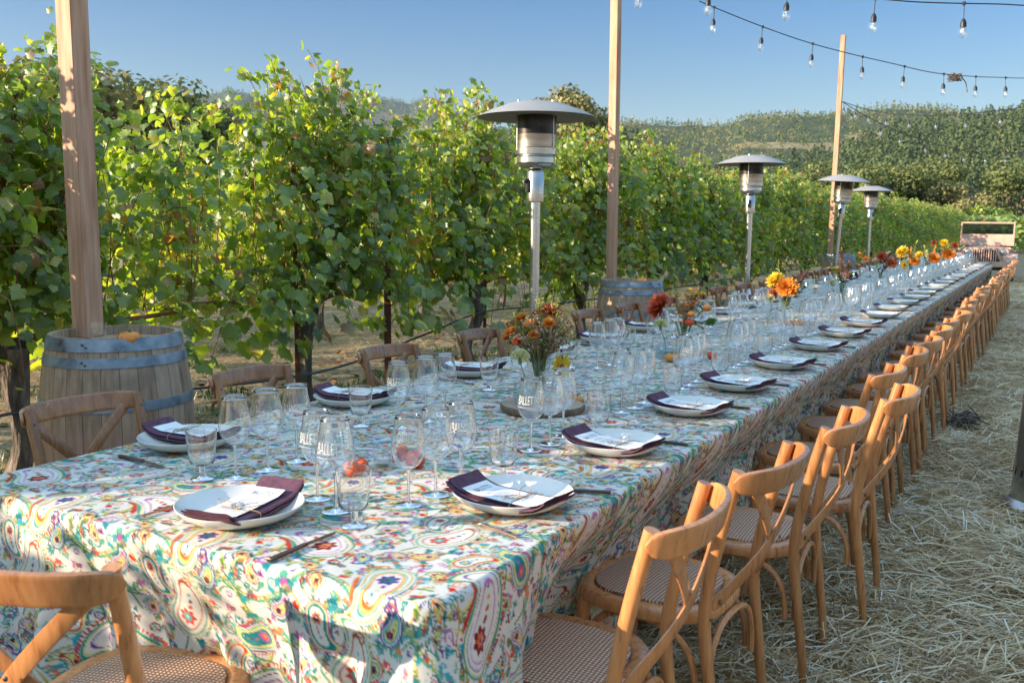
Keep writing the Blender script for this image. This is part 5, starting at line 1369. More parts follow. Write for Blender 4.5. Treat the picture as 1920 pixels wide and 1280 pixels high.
# rows of vines across the end of the aisle: one far mass
g = np.random.default_rng(77); P = []; 
for yy in (66, 69, 72, 76, 80, 85, 90):
    n = 5200; xx = g.uniform(-34, 14, n); P.append(np.c_[xx, yy + g.normal(0, .3, n), 0.3 + (2.0 + .15 * np.sin(xx * 1.9 + yy)) * g.random(n) ** 0.75])
P = np.vstack(P); n = len(P)
V, F = leafcloud(P, np.c_[g.normal(0, .6, n), -g.uniform(.2, 1, n), g.uniform(0, 1, n)], np.c_[g.normal(0, 1, n), g.normal(0, .3, n), -np.ones(n)], g.uniform(.22, .42, n), LEAF_LO, FACE_LO)
tag(link('vineyard_rows', npmesh('vineyard_rows', V, F, M['vineleaf'])), 'distant rows of grapevines across the far end of the straw aisle', 'vineyard', kind='stuff')

# ------------------------------------------------------------------ trellis stakes, wires, hose
def stake(x, y, h, label, tilt=(0, 0), w=0.035):
    m = MB(); m.box((0, 0, h / 2 - 0.1), (w, 0.006, h), bev=0.001); m.box((0, 0.012, h / 2 - 0.1), (0.006, 0.024, h)); 
    for k in range(int(h / 0.12)): m.box((0, -0.005, 0.05 + k * 0.12), (0.010, 0.006, 0.012))
    tag(m.obj('trellis_stake', M['rust'], None, smooth=False, loc=(x, y, 0), rot=(tilt[0], tilt[1], R(35))), label, 'stake', 'rusty trellis stakes')
stake(-4.93, 5.28, 2.2, 'rusty stake standing close beside the gnarled trunk')
stake(-4.90, 6.37, 2.3, 'thick rusty stake alone between two trunks, nearest the second chair', w=0.06)
stake(-4.95, 2.55, 2.6, 'leaning rusty stake at the left of the large barrel', (R(-16), R(8)), w=0.06)
for i, y in enumerate([8.0, 10.2, 12.7, 15.1, 17.6, 20.0, 24.8, 29.7]):
    stake(-4.92, y, 2.2, '%s rusty stake beyond the nearest heater, along the front vine row' % ['first', 'second', 'third', 'fourth', 'fifth', 'sixth', 'seventh', 'eighth'][i])
for i, (z, x) in enumerate([(0.95, -5.0), (1.35, -4.94), (1.75, -5.05)]):
    m = MB(); m.tube([(0, -7, 0), (0, 64, 0)], 0.0016, 4); tag(m.obj('trellis_wire', M['wire'], None, loc=(x, 0, z)), '%s trellis wire running through the front row of vines' % ['lowest', 'middle', 'highest'][i], 'wire', 'trellis wires')
m = MB(); m.tube(bez([(-4.88, 1.2, .30), (-4.9, 3.1, .42), (-4.88, 5.4, .32), (-4.9, 6.9, .47), (-4.9, 7.9, .60), (-4.9, 9.2, .58), (-4.9, 12.7, .55), (-4.9, 20, .55), (-4.9, 34, .5)], 90), 0.0095, 8)
tag(m.obj('drip_hose', M['hose']), 'black irrigation hose sagging along the foot of the front vines', 'hose')

# ------------------------------------------------------------------ ground
def grid(x0, x1, y0, y1, nx, ny, fz):
    X, Y = np.meshgrid(np.linspace(x0, x1, nx), np.linspace(y0, y1, ny)); Z = fz(X, Y)
    idx = np.arange(nx * ny).reshape(ny, nx)
    return np.c_[X.ravel(), Y.ravel(), Z.ravel()], np.c_[idx[:-1, :-1].ravel(), idx[:-1, 1:].ravel(), idx[1:, 1:].ravel(), idx[1:, :-1].ravel()]
def groundmat():
    m, nt, out = mat('dry_vineyard_soil')
    v = coords(nt)
    n1 = noisetex(nt, v, 0.7, 6, 0.6); n2 = noisetex(nt, v, 14, 7, 0.7); n3 = noisetex(nt, N(nt, 'ShaderNodeMapping', {'Vector': v, 'Scale': (3, 1, 1)}).outputs[0], 55, 4, 0.7)
    a = ramp(nt, n2, [(0.3, (0.18, 0.115, 0.065)), (0.5, (0.32, 0.225, 0.13)), (0.72, (0.48, 0.36, 0.215))])
    b = ramp(nt, n3, [(0.35, (0.17, 0.12, 0.07)), (0.6, (0.42, 0.33, 0.20)), (0.8, (0.55, 0.45, 0.29))])
    f = N(nt, 'ShaderNodeMapRange', {'Value': n1, 'From Min': 0.42, 'From Max': 0.58})
    c = N(nt, 'ShaderNodeMix', {0: f.outputs[0], 6: a, 7: b}, data_type='RGBA').outputs[2]
    p = N(nt, 'ShaderNodeBsdfPrincipled', {'Base Color': c, 'Roughness': 0.95, 'Specular IOR Level': 0.1})
    nt.links.new(bump(nt, n2, 0.8, 0.03), p.inputs['Normal'])
    nt.links.new(p.outputs[0], out.inputs[0]); return m
M['ground'] = groundmat()
M['strawbed'] = simple('matted_straw', [(0.3, (0.26, 0.16, 0.07)), (0.5, (0.54, 0.38, 0.19)), (0.7, (0.78, 0.60, 0.34))], 30, (5, 1.5, 1), 0.9, bmp=1.0, bdist=0.02, detail=8, bscale=60)
V, F = grid(-7000, 7000, -3000, 9000, 40, 40, lambda X, Y: X * 0 - 0.004)
tag(link('ground', npmesh('ground', V, F, M['ground'])), kind='structure')
def strawz(X, Y): return 0.010 + 0.010 * np.sin(X * 3.1 + Y * 1.3) * np.sin(Y * 2.2) + 0.008 * np.sin(X * 11 + 2 * np.sin(Y * 5)) * np.sin(Y * 9.7 + X * 4)
V, F = grid(-3.1, 3.4, 0.2, 33, 160, 500, lambda X, Y: np.where((X < -3.0) | (X > 3.3), -0.012, strawz(X, Y)))
tag(link('straw_bed', npmesh('straw_bed', V, F, M['strawbed'])), kind='structure')
def strands(n, x, y, z, L, W, g, tilt=0.16, bendz=0.02, bias=0.55):
    """x,y,z arrays of base centres"""
    th = np.where(g.random(n) < bias, g.normal(0.45, 0.55, n) + 0.5 * np.sin(x * 1.7 + y), g.uniform(0, 2 * PI, n)); d = np.c_[np.cos(th), np.sin(th), g.normal(0, tilt, n)]; d = nrm(d)
    s = np.c_[-np.sin(th), np.cos(th), g.normal(0, 0.5, n)]; s = nrm(s)
    c = np.c_[x, y, z]; kx = (g.normal(0, 0.06, n) * L)[:, None] * np.c_[-np.sin(th), np.cos(th), np.zeros(n)]
    b = (g.normal(0, bendz, n))[:, None] * np.array([[0, 0, 1]])
    A = c - d * L[:, None] / 2; Bm = c + kx + b; E_ = c + d * L[:, None] / 2
    w = W[:, None] / 2
    V = np.stack([A - s * w, A + s * w, Bm - s * w, Bm + s * w, E_ - s * w * .8, E_ + s * w * .8], axis=1)
    V[:, :, 2] = np.maximum(V[:, :, 2], 0.004)
    F = np.array([(0, 1, 3, 2), (2, 3, 5, 4)])[None] + (np.arange(n) * 6)[:, None, None]
    return V.reshape(-1, 3), F.reshape(-1, 4)
g = np.random.default_rng(8)
parts = []
for (x0, x1, y0, y1, n, ls, ws) in [(-1.35, 0.45, 2.2, 5.0, 25000, 1.0, 1.0), (-1.35, 0.7, 5.0, 9.0, 19000, 1.1, 1.15), (-1.35, 0.9, 9.0, 18.0, 17000, 1.3, 1.5), (-1.35, 1.2, 18, 33, 8000, 1.6, 2.2), (0.45, 3.3, 1.0, 14, 9000, 1.2, 1.5), (-3.0, -1.35, 1.2, 22, 9000, 1.2, 1.5)]:
    x = g.uniform(x0, x1, n); y = g.uniform(y0, y1, n); clump = 0.5 + 0.5 * np.sin(x * 6 + 2 * np.sin(y * 3.3)) * np.sin(y * 5 + x * 2)
    z = strawz(x, y) + 0.004 + 0.045 * g.random(n) ** 1.8 * (0.4 + clump)
    kp = g.random(n) < 0.35 + 0.65 * np.clip(0.5 + 0.5 * np.sin(x * 3.7 + 1.6 * np.sin(y * 2.1)) * np.sin(y * 3.1 + x * 1.3) + 0.25 * np.sin(x * 17 + y * 11), 0, 1)
    x, y, z = x[kp], y[kp], z[kp]; n = len(x)
    parts.append(strands(n, x, y, z, g.uniform(.05, .22, n) * ls * np.where(g.random(n) < .12, 1.7, 1), g.uniform(.0028, .0066, n) * ws, g, 0.12))
    # stalks that stand up a little
base = 0; VV = []; FF = []
for V, F in parts: VV.append(V); FF.append(F + base); base += len(V)
tag(link('straw', npmesh('straw', np.vstack(VV), np.vstack(FF), M['straw'], smooth=False)), 'loose cut straw strewn over the aisle beside the chairs', 'straw', kind='stuff')
# dry mown grass and weeds on the vine side
parts = []
for (x0, x1, y0, y1, n, k) in [(-5.6, -2.75, 1.5, 7, 15000, 1.0), (-5.6, -2.75, 7, 22, 12000, 1.5), (-9.5, -5.6, 1.5, 16, 14000, 1.6), (-16, -9.5, 3, 24, 8000, 2.4)]:
    x = g.uniform(x0, x1, n); y = g.uniform(y0, y1, n)
    parts.append(strands(n, x, y, 0.004 + 0.03 * g.random(n) ** 2, g.uniform(.04, .13, n) * k, g.uniform(.002, .0045, n) * k, g, 0.25))
base = 0; VV = []; FF = []
for V, F in parts: VV.append(V); FF.append(F + base); base += len(V)
tag(link('dry_grass', npmesh('dry_grass', np.vstack(VV), np.vstack(FF), M['drygrass'], smooth=False)), 'mown dry grass on the ground under the vines', 'grass', kind='stuff')
def tufts(name, m, centres, nb, hgt, spread, wd, label, cat):
    n = len(centres) * nb; c = np.repeat(np.array(centres), nb, axis=0); a = g.uniform(0, 6.28, n); r = spread * np.sqrt(g.random(n))
    P = np.c_[c[:, 0] + r * np.cos(a), c[:, 1] + r * np.sin(a), np.zeros(n)]
    T = np.c_[g.normal(0, .45, n), g.normal(0, .45, n), np.ones(n)]
    V, F = leafcloud(P, np.c_[np.cos(a), np.sin(a), np.full(n, .4)], T, g.uniform(.4, 1, n) * hgt, LEAF_LO * np.array([wd, 1, 1]), FACE_LO)
    tag(link(name, npmesh(name, V, F, m)), label, cat, kind='stuff')
cs = [(g.uniform(-5.6, -4.2) if g.random() < .6 else g.uniform(-9, -2.9), g.uniform(1.5, 24)) for _ in range(300)] + [(-3.3 + g.normal(0, .3), g.uniform(3.8, 6.5)) for _ in range(70)]
tufts('weeds', M['weed'], cs, 46, 0.10, 0.17, .16, 'low green weeds along the foot of the vines', 'weeds')
n = 1600; P = np.c_[g.uniform(-7, -2.8, n), g.uniform(1.5, 18, n), g.uniform(.012, .03, n)]
V, F = leafcloud(P, np.c_[g.normal(0, .4, n), g.normal(0, .4, n), np.ones(n)], np.c_[g.normal(0, 1, n), g.normal(0, 1, n), g.normal(0, .2, n)], g.uniform(.05, .1, n), LEAF_LO, FACE_LO)
tag(link('fallen_leaves', npmesh('fallen_leaves', V, F, M['deadleaf'])), 'brown fallen leaves scattered under the vines', 'leaves', kind='stuff')
m = MB(); rr = random.Random(9)
for k in range(44): 
    c = Vector((-0.47 + rr.gauss(0, .06), 7.55 + rr.gauss(0, .09), 0.04 + rr.random() * .05)); d = Vector((rr.gauss(0, 1), rr.gauss(0, 1), rr.gauss(0, .3))).normalized() * .09
    m.tube([c - d, c + Vector((0, 0, .02)), c + d], 0.005, 4)
tag(m.obj('straw_clump', M['bark']), 'dark damp clump on the straw beside the chair legs', 'clump')

# ------------------------------------------------------------------ hills and woods
def hillmat(name, stops, patches):
    m, nt, out = mat(name); v = coords(nt)
    n = noisetex(nt, v, 0.02, 8, 0.7); col = ramp(nt, n, stops)
    n2 = noisetex(nt, N(nt, 'ShaderNodeMapping', {'Vector': v, 'Scale': (1, 1, 3)}).outputs[0], 0.0023, 3, 0.5)
    f = N(nt, 'ShaderNodeMapRange', {'Value': n2, 'From Min': patches[0], 'From Max': patches[0] + 0.03})
    col = N(nt, 'ShaderNodeMix', {0: f.outputs[0], 6: col, 7: c4(patches[1])}, data_type='RGBA').outputs[2]
    p = N(nt, 'ShaderNodeBsdfPrincipled', {'Base Color': col, 'Roughness': 1.0, 'Specular IOR Level': 0.0})
    nt.links.new(bump(nt, noisetex(nt, v, 0.05, 6, .7), 1.0, 12), p.inputs['Normal'])
    nt.links.new(p.outputs[0], out.inputs[0]); return m
def hill(profile, D0, D1, matl, rough, na=260, nd=46, extra=1.0):
    """terrain fan: profile = (azimuth deg, crest elevation deg) as seen from the valley floor"""
    az = np.array([p[0] for p in profile]); el = np.array([p[1] for p in profile])
    A = np.linspace(az[0], az[-1], na); Dd = np.linspace(D0, D1 * 1.25, nd)
    AA, DD = np.meshgrid(np.radians(A), Dd); E_ = np.interp(A, az, el)
    crest = np.tan(np.radians(E_)) * D1
    s = smooth01((DD - D0) / (D1 - D0)) ** 0.9
    back = np.clip((DD - D1) / (0.25 * D1), 0, 1)
    X = DD * np.sin(AA); Y = DD * np.cos(AA)
    nz = (np.sin(X / D1 * 31 + 2 * np.sin(Y / D1 * 17)) * np.sin(Y / D1 * 27) + 0.5 * np.sin(X / D1 * 83 + Y / D1 * 41) * np.sin(Y / D1 * 71)) 
    Z = crest[None, :] * s * (1 - 0.35 * back) + rough * nz * s * (1 - smooth01(1 - np.abs(DD - D1) / (0.2 * D1)) * .75)
    Z = np.where(DD <= D0 + 1, -3, Z)
    idx = np.arange(na * nd).reshape(nd, na)
    V = np.c_[X.ravel(), Y.ravel(), Z.ravel()]; F = np.c_[idx[:-1, :-1].ravel(), idx[:-1, 1:].ravel(), idx[1:, 1:].ravel(), idx[1:, :-1].ravel()]
    tag(link('hills', npmesh('hills', V, F, matl)), kind='structure')
    def sample(a, d):
        """a deg, d m -> z"""
        fa = (a - A[0]) / (A[-1] - A[0]) * (na - 1); fd = (d - Dd[0]) / (Dd[-1] - Dd[0]) * (nd - 1)
        i = np.clip(fa.astype(int), 0, na - 2); j = np.clip(fd.astype(int), 0, nd - 2); u = fa - i; v = fd - j
        return Z[j, i] * (1 - u) * (1 - v) + Z[j, i + 1] * u * (1 - v) + Z[j + 1, i] * (1 - u) * v + Z[j + 1, i + 1] * u * v
    return sample
M['hill_far'] = hillmat('far_blue_hills', [(0.3, (0.05, 0.085, 0.055)), (0.7, (0.13, 0.14, 0.09))], (0.60, (0.26, 0.21, 0.14)))
M['hill_mid'] = hillmat('wooded_ridge_with_clearings', [(0.3, (0.045, 0.075, 0.035)), (0.7, (0.12, 0.135, 0.07))], (0.575, (0.33, 0.27, 0.15)))
M['hill_near'] = hillmat('forest_floor', [(0.3, (0.05, 0.07, 0.03)), (0.7, (0.12, 0.12, 0.06))], (0.75, (0.2, 0.15, 0.09)))
s_left = hill([(-75, 5.2), (-62, 5.6), (-53.1, 6.0), (-51.6, 6.4), (-50.3, 6.7), (-49.1, 6.6), (-47.4, 7.0), (-46.6, 7.3), (-44.5, 6.9), (-42.1, 7.3), (-40.2, 7.4), (-38.3, 7.1), (-36.1, 6.8), (-35.2, 7.15), (-34.2, 6.95), (-33.2, 6.4), (-32.0, 5.6), (-28.7, 5.2), (-22, 5.0)], 2200, 4600, M['hill_far'], 16)
s_mid = hill([(-40, 4.4), (-30, 5.3), (-23.9, 5.75), (-23.0, 5.75), (-20.7, 5.55), (-18.2, 5.42), (-17.2, 5.5), (-16.1, 5.95), (-14.6, 6.05), (-12.5, 6.05), (-10.2, 6.1), (-8.0, 6.2), (-6.3, 6.05), (-4.7, 5.8), (2, 5.6), (14, 6)], 900, 2500, M['hill_mid'], 14)
s_near = hill([(-44, 0.7), (-34, 1.2), (-28, 1.7), (-22.9, 2.1), (-19.1, 2.3), (-14.8, 2.6), (-11.6, 3.1), (-10.2, 3.7), (-8.8, 4.2), (-7.4, 4.5), (-5.8, 4.7), (-3.4, 4.9), (-1.7, 5.2), (6, 6.0), (16, 6.6)], 430, 1300, M['hill_near'], 6.0)
def woods(n, sample, a0, a1, d0, d1, hgt, q, seed, label, conifer, mt='forest', qs=1.0, mind=None):
    g = np.random.default_rng(seed); a = g.uniform(a0, a1, n); d = d0 + (d1 - d0) * g.random(n) ** 0.75; z = sample(a, d)
    X = d * np.sin(np.radians(a)); Y = d * np.cos(np.radians(a))
    H_ = hgt * g.uniform(.55, 1.15, n); con = g.random(n) < conifer(a, d) 
    k = q; u = g.random((n, k)); th = g.uniform(0, 6.28, (n, k))
    # conifer: cone; broadleaf: lumpy dome
    wc = (1 - u) * 0.20 + 0.015; rb = g.random((n, k)) ** .35
    ph = g.uniform(-.4, 1.57, (n, k))
    rx = np.where(con[:, None], wc * H_[:, None] * 1.15, rb * np.cos(ph) * H_[:, None] * 0.40)
    zz = np.where(con[:, None], (0.08 + 0.92 * u) * H_[:, None] * 1.25, (0.38 + 0.34 * np.sin(ph) * rb) * H_[:, None])
    P = np.stack([X[:, None] + rx * np.cos(th), Y[:, None] + rx * np.sin(th), z[:, None] + zz], axis=2).reshape(-1, 3)
    m_ = len(P); out = np.stack([np.cos(th), np.sin(th), np.where(con[:, None], .35, np.sin(ph) + .3)], axis=2).reshape(-1, 3)
    out += g.normal(0, .45, out.shape)
    T = np.c_[g.normal(0, .6, (m_, 2)), -g.uniform(.0, .7, m_)] + out * .5
    S_ = np.repeat(H_, k) * g.uniform(.08, .19, m_) * qs
    V, F = leafcloud(P, out, T, S_, LEAF_Q, FACE_Q)
    tag(link('forest', npmesh('forest', V, F, M[mt], smooth=False)), label, 'forest', kind='stuff')
woods(3600, s_near, -45, 8, 440, 1500, 15.0, 84, 31, 'olive green oaks covering the near hillside that rises to the right', lambda a, d: a * 0, qs=0.72)
woods(2300, s_near, -24, 8, 560, 1500, 21.0, 84, 41, 'darker conifers standing among the oaks on the near hillside', lambda a, d: a * 0 + 1.0, mt='conifer', qs=0.55)
woods(6500, s_mid, -39, 6, 960, 2560, 15, 14, 32, 'dense woods covering the middle ridge with its pale clearings', lambda a, d: a * 0 + .6, qs=1.1)
woods(5200, s_left, -60, -24, 2500, 4700, 18, 9, 33, 'blue wooded hills far behind the vines at the left', lambda a, d: a * 0 + .5, qs=1.4)

# ------------------------------------------------------------------ trees one can tell apart
def tree_parts(seed, H_, crown, n, mt, size):
    g = np.random.default_rng(seed); rr = random.Random(seed)
    m = MB(); tp = []
    m.tube(bez([(0, 0, -0.2), (rr.uniform(-.2, .2), 0.1, H_ * .2), (rr.uniform(-.3, .3), rr.uniform(-.3, .3), H_ * .5)], 10), [H_ * .035 * (1 - .05 * i) for i in range(10)], 9)
    cl = []
    for k in range(17):
        a = rr.uniform(0, 6.28); r = crown * rr.uniform(.25, .95) ; z = H_ * rr.uniform(.34, .93); r *= (1 - ((z / H_ - .55) / .5) ** 2) ** .5 if abs(z / H_ - .55) < .5 else .3
        c = (r * math.cos(a), r * math.sin(a), z); cl.append(c)
        m.tube(bez([(0, 0, H_ * rr.uniform(.18, .4)), (c[0] * .5, c[1] * .5, z * .8), c], 8), [H_ * .014 * (1 - .1 * i) for i in range(8)], 6)
    P = []; O = []
    for c in cl:
        k = n // len(cl); rad = crown * rr.uniform(.24, .42)
        d = nrm(g.normal(0, 1, (k, 3))); r = rad * g.random(k)[:, None] ** .35 * np.array([[1, 1, .72]])
        P.append(np.array(c) + d * r); O.append(d)
    P = np.vstack(P); O = np.vstack(O) + g.normal(0, .5, (len(P), 3)); O[:, 2] += .3
    V, F = leafcloud(P, O, g.normal(0, 1, P.shape) + np.array([[0, 0, -.5]]), g.uniform(.6, 1.3, len(P)) * size, LEAF_LO, FACE_LO)
    return m.mesh('trunk', M['treebark']), npmesh('crown', V, F, M[mt])
TP = {'oak': tree_parts(1, 7.5, 4.2, 6500, 'oakleaf', .22), 'tall': tree_parts(2, 9.5, 4.0, 7000, 'dryleaf', .22), 'oak2': tree_parts(3, 6.5, 4.5, 6000, 'oakleaf', .23), 'lime': tree_parts(4, 4.0, 2.4, 2500, 'limeleaf', .2), 'dry': tree_parts(5, 5.5, 3.2, 4000, 'dryleaf', .2)}
def tree(kind, az, d, sc, label):
    t = thing('broadleaf_tree', label, 'tree', (d * math.sin(R(az)), d * math.cos(R(az)), 0), R(az * 37 % 360), 'trees beyond the vineyard'); t.scale = (sc, sc, sc)
    link('trunk', TP[kind][0], t); link('crown', TP[kind][1], t)
tree('dry', -56.5, 58, 1.75, 'olive brown tree left of the leftmost post, above the vines')
tree('oak', -54.0, 66, 1.38, 'dark oak half hidden by the leftmost post')
tree('oak', -50.9, 64, 1.36, 'dark oak just right of the leftmost post')
tree('oak2', -48.5, 78, 1.1, 'lower dark oak right of the leftmost post, behind vine tops')
tree('tall', -25.2, 72, 1.24, 'tall sunlit eucalyptus behind the nearest heater and middle post')
tree('dry', -28.2, 66, 1.35, 'rounded olive tree under the hood of the nearest heater')
tree('oak', -31.3, 84, 1.4, 'dark oak left of the nearest heater hood')
tree('oak2', -33.6, 88, 1.25, 'dark broad oak showing between two vine crowns left of the nearest heater')
tree('dry', -22.3, 78, 0.95, 'sparse olive tree just right of the middle post')
tree('oak2', -20.0, 90, 1.0, 'dark oak right of the middle post, above the vines')
tree('oak', -17.3, 98, 1.0, 'dark oak behind the second heater, on the left of its hood')
tree('oak2', -14.2, 96, 1.05, 'dark oak between the second heater and the leaning heater')
tree('oak', -11.3, 100, 1.05, 'dark oak just behind the farthest post')
tree('oak2', -8.6, 98, 1.1, 'dark oak right of the farthest heater hood')
tree('oak', -6.4, 104, 1.1, 'dark oak behind the distant utility pole')
tree('dry', -4.8, 100, 1.05, 'pale olive tree to the right of the utility pole')
tree('lime', -3.35, 98, 0.95, 'small bright lime green tree above the vehicle')
tree('oak2', -2.0, 104, 1.1, 'dark oak at the right edge above the vineyard rows')
t = thing('utility_pole', 'distant utility pole with crossarm against the dark oaks', 'utility pole', (-12.0, 105.4, 0))
m = MB(); m.tube([(0, 0, 0), (0, 0, 5.3)], 0.14, 10); m.obj('pole', M['utilwood'], t)
m = MB(); m.box((0, 0, 4.9), (1.3, .12, .14)); m.obj('crossarm', M['utilwood'], t)
for i, dz in enumerate((4.98, 4.3, 3.6)):
    m = MB(); m.tube(bez([(-60, 103, dz + .4), (-36, 104, dz - .3), (-12.0, 105.3, dz), (4, 106, dz - .25), (26, 107, dz)], 40), 0.028, 4)
    tag(m.obj('power_line', M['wire']), '%s power line strung past the distant utility pole' % ['highest', 'middle', 'lowest'][i], 'power line', 'power lines')

# ------------------------------------------------------------------ old open vehicle at the end of the table
t = thing('vintage_jeep', 'old open pinkish tan utility vehicle parked at the far end of the table', 'vehicle', (-1.58, 30.4, 0), R(2))
m = MB(); m.box((0, 0.95, 0.66), (1.42, 1.9, 0.50), bev=0.03); m.box((0, -0.06, 0.86), (1.28, 0.16, 0.22), bev=0.02); bd = m.obj('body', M['jeep'], t)
m = MB()
vs = []
for y, w, z in ((-1.22, 0.37, 0.93), (-0.6, 0.46, 0.985), (0.0, 0.60, 1.0)):
    for k in range(9): a = PI * k / 8; vs.append((w * math.cos(a), y, z - 0.10 + 0.10 * math.sin(a) ** .6))
fs = [(j * 9 + k, j * 9 + k + 1, (j + 1) * 9 + k + 1, (j + 1) * 9 + k) for j in range(2) for k in range(8)]
m.add(vs, fs); m.box((0.40, -0.6, 0.76), (0.02, 1.2, 0.22), rot=(0, 0, R(-8))); m.box((-0.40, -0.6, 0.76), (0.02, 1.2, 0.22), rot=(0, 0, R(8))); hd = m.obj('hood', M['jeep'], t)
m = MB(); m.sphere((0, -0.9, 1.0), .02, 8, 5); m.obj('hood_latch', M['screw'], hd)
m = MB()
for k in range(10): m.box((-0.27 + 0.06 * k, -1.235, 0.72), (0.028, 0.03, 0.42), bev=0.004)
m.box((0, -1.235, 0.94), (0.64, 0.035, 0.05), bev=.006); m.box((0, -1.235, 0.50), (0.64, 0.035, 0.05), bev=.006); gr = m.obj('grille', M['jeep'], t, smooth=False)
m = MB(); m.box((0, -1.20, 0.72), (0.60, 0.02, 0.42)); m.obj('radiator', M['jeepdark'], gr)
for s in (-1, 1):
    m = MB()
    out = []
    for k in range(24):
        a = 2 * PI * k / 24; r = 0.145; x, z = r * math.cos(a), r * math.sin(a)
        if z < 0: z *= 1.0 + 1.3 * (1 - abs(math.cos(a))) ; x *= 1 - .25 * (1 - abs(math.cos(a)))
        out.append((x, z))
    vs = [(s * 0.44 + x, -1.25, 0.83 + z) for x, z in out] + [(s * 0.44 + x, -1.21, 0.83 + z) for x, z in out]
    fs = [tuple(range(24)), tuple(range(47, 23, -1))] + [(k, 24 + k, 24 + (k + 1) % 24, (k + 1) % 24) for k in range(24)]
    m.add(vs, fs); br = m.obj('headlight_bracket', M['jeep'], t)
    m = MB(); m.lathe([(0.001, 0.05), (0.05, 0.043), (0.082, 0.02), (0.09, 0.0), (0.09, -0.02)], 24); m.obj('headlight', M['chrome'] if 'chrome' in M else M['steel'], br, loc=(s * 0.44, -1.25, 0.84), rot=(R(90), 0, 0))
    m = MB()   # flat fender with dropped front
    for seg in (((-1.30, .74), (-1.22, .80)), ((-1.22, .80), (-0.2, .80)), ((-1.34, .62), (-1.30, .74))):
        (ya, za), (yb, zb) = seg; m.add([(s * .46, ya, za), (s * .80, ya, za), (s * .80, yb, zb), (s * .46, yb, zb), (s * .46, ya, za - .03), (s * .80, ya, za - .03), (s * .80, yb, zb - .03), (s * .46, yb, zb - .03)], [(0, 1, 2, 3), (7, 6, 5, 4), (0, 4, 5, 1), (1, 5, 6, 2), (2, 6, 7, 3), (3, 7, 4, 0)])
    m.obj('fender', M['jeep'], t, smooth=False)
    for y in (-0.85, 1.25):
        m = MB(); pr_ = [(-.095, .20), (-.10, .30), (-.085, .365), (-.03, .378), (.03, .378), (.085, .365), (.10, .30), (.095, .20)]
        vs = []; n = 36
        for (w, r) in pr_:
            for i in range(n): a = 2 * PI * i / n; vs.append((w, (r + (.007 if i % 2 and .3 < r else 0)) * math.cos(a), r * math.sin(a)))
        fs = [(j * n + i, j * n + (i + 1) % n, (j + 1) * n + (i + 1) % n, (j + 1) * n + i) for j in range(7) for i in range(n)]
        m.add(vs, fs); w = m.obj('wheel', M['rubber'], t, loc=(s * .64, y, .378))
        m = MB(); m.lathe([(0.001, .03), (.06, .03), (.08, .0), (.17, .02), (.205, .075), (.205, -.07), (.001, -.07)], 28); m.obj('rim', M['jeep'], w, rot=(0, R(90) * s, 0))
m = MB(); m.box((0, -1.46, .52), (1.50, .06, .15), bev=.012); m.obj('front_bumper', M['jeep'], t)
m = MB(); m.box((0, -1.0, .42), (0.9, 0.7, .10)); m.box((0, .2, .40), (.8, 2.6, .12)); m.obj('chassis', M['jeepdark'], t)
fr_ = MB(); fr_.box((0, .0, 1.175), (1.36, .035, .33), bev=.006); fr_.box((0, 0.0, 1.665), (1.40, .04, .045), bev=.01)
for s in (-1, 1): fr_.box((s * .683, 0, 1.34), (.045, .04, .66), bev=.01)
wf = fr_.obj('windshield_frame', M['jeep'], t, smooth=False)
m = MB(); m.box((0, 0, 1.49), (1.318, .006, .302)); m.obj('windshield_glass', M['windglass'], wf, smooth=False)
m = MB(); 
for cx in (-.13, .13): m.lathe([(0.001, 0), (.10, 0)], 24, (0, 0, 0)) if False else m.add([(cx + .14 * math.cos(2 * PI * k / 24), -.0195, 1.095 + .055 * math.sin(2 * PI * k / 24)) for k in range(24)], [tuple(range(24))])
m.obj('faded_marking', M['fade'] if 'fade' in M else M['utilwood'], wf, smooth=False)
for s in (-1, 1):
    m = MB(); m.box((s * .36, .75, .98), (.46, .10, .42), bev=.04); m.box((s * .36, .55, .80), (.46, .42, .10), bev=.04); m.obj('seat', M['jeepdark'], t)
m = MB(); m.add(*(lambda q: (q, []))([])) if False else None
vs = []; fs = []
for i in range(24):
    a = 2 * PI * i / 24
    for j in range(6): b = 2 * PI * j / 6; r = .20 + .014 * math.cos(b); vs.append((-.36 + r * math.cos(a), .28 + .014 * math.sin(b) + .3 * r * math.sin(a), 1.07 + r * math.sin(a)))
for i in range(24):
    for j in range(6): fs.append((i * 6 + j, ((i + 1) % 24) * 6 + j, ((i + 1) % 24) * 6 + (j + 1) % 6, i * 6 + (j + 1) % 6))
m.add(vs, fs); m.obj('steering_wheel', M['black'], t)

# ------------------------------------------------------------------ camera, sun, sky
cam = bpy.data.cameras.new('camera'); co = bpy.data.objects.new('camera', cam); C.objects.link(co)
RX = Vector((0.86635592, 0.49932857, 0.0099215)); UP = -Vector((0.07091228, -0.10332641, -0.99211686)); FW = Vector((-0.49436714, 0.86022941, -0.12492278))
mw = Matrix((RX, UP, -FW)).transposed().to_4x4(); mw.translation = Vector((0, 0, 1.48))
co.matrix_world = mw
cam.sensor_width = 36; cam.lens = 1740 * 36 / 1920; cam.clip_end = 20000; cam.clip_start = 0.05
cam.dof.use_dof = True; cam.dof.focus_distance = 4.0; cam.dof.aperture_fstop = 7.0
S.camera = co
EL, AZ = R(16.0), R(45)     # sun stands behind the camera's left shoulder
sl = bpy.data.lights.new('sun', 'SUN'); so = bpy.data.objects.new('sun', sl); C.objects.link(so)
d = Vector((math.sin(AZ) * math.cos(EL), math.cos(AZ) * math.cos(EL), -math.sin(EL)))
so.rotation_euler = d.to_track_quat('-Z', 'Y').to_euler(); so.location = (-8, -8, 6)
sl.energy = 4.3; sl.angle = R(0.5); sl.color = (1.0, 0.80, 0.60)
w = bpy.data.worlds.new('World'); S.world = w; w.use_nodes = True
nt = w.node_tree; bg = nt.nodes['Background']
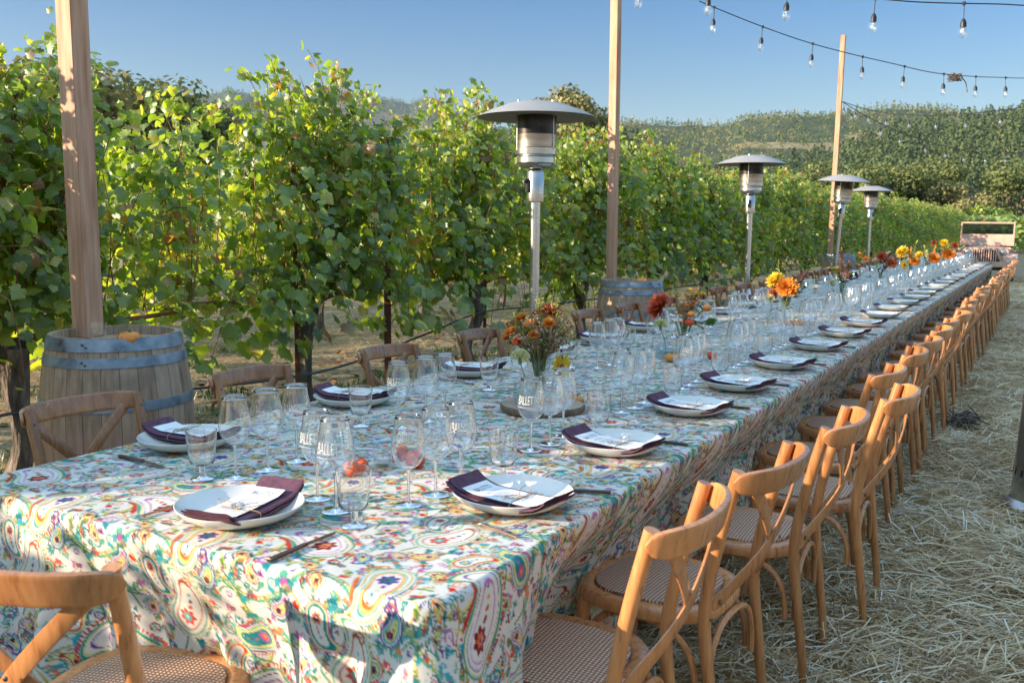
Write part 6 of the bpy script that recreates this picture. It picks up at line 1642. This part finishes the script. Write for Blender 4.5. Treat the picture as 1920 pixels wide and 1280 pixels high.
sky = nt.nodes.new('ShaderNodeTexSky'); sky.sky_type = 'NISHITA'; sky.sun_disc = False
sky.sun_elevation = R(16.0); sky.sun_rotation = R(225); sky.air_density = 1.0; sky.dust_density = 0.15; sky.ozone_density = 1.3
# sky model dimmed near the horizon, boosted overhead, out of view, to fill shade
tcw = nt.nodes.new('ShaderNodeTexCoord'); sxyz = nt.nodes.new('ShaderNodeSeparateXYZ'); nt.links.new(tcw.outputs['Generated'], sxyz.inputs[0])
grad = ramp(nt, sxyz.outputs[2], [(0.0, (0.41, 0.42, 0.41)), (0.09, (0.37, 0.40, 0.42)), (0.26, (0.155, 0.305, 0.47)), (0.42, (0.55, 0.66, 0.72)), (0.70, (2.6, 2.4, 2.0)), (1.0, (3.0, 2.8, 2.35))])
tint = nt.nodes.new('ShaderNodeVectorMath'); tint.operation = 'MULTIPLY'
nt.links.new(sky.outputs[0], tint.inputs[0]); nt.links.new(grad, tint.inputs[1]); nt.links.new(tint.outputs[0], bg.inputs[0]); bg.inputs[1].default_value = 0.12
S.view_settings.view_transform = 'Standard'; S.view_settings.look = 'None'; S.view_settings.exposure = 1.48; S.view_settings.gamma = 1
S.cycles.max_bounces = 24; S.cycles.transparent_max_bounces = 40; S.cycles.transmission_bounces = 24; S.cycles.glossy_bounces = 4; S.cycles.diffuse_bounces = 4
S.cycles.caustics_reflective = False; S.cycles.caustics_refractive = True; S.cycles.sample_clamp_indirect = 6; S.cycles.blur_glossy = 0.5
S.cycles.use_denoising = True

# ------------------------------------------------------------------ valley haze
hm, nt_, out_ = mat('haze')
pv = nt_.nodes.new('ShaderNodeVolumePrincipled'); pv.inputs['Color'].default_value = (0.68, 0.82, 1.0, 1); pv.inputs['Density'].default_value = 0.00005; pv.inputs['Anisotropy'].default_value = 0.3
nt_.links.new(pv.outputs[0], out_.inputs[1])
mb = MB(); mb.box((0, 3000, 397), (14200, 12200, 806))
tag(mb.obj('haze', hm, None, smooth=False), kind='stuff')
S.cycles.volume_bounces = 0
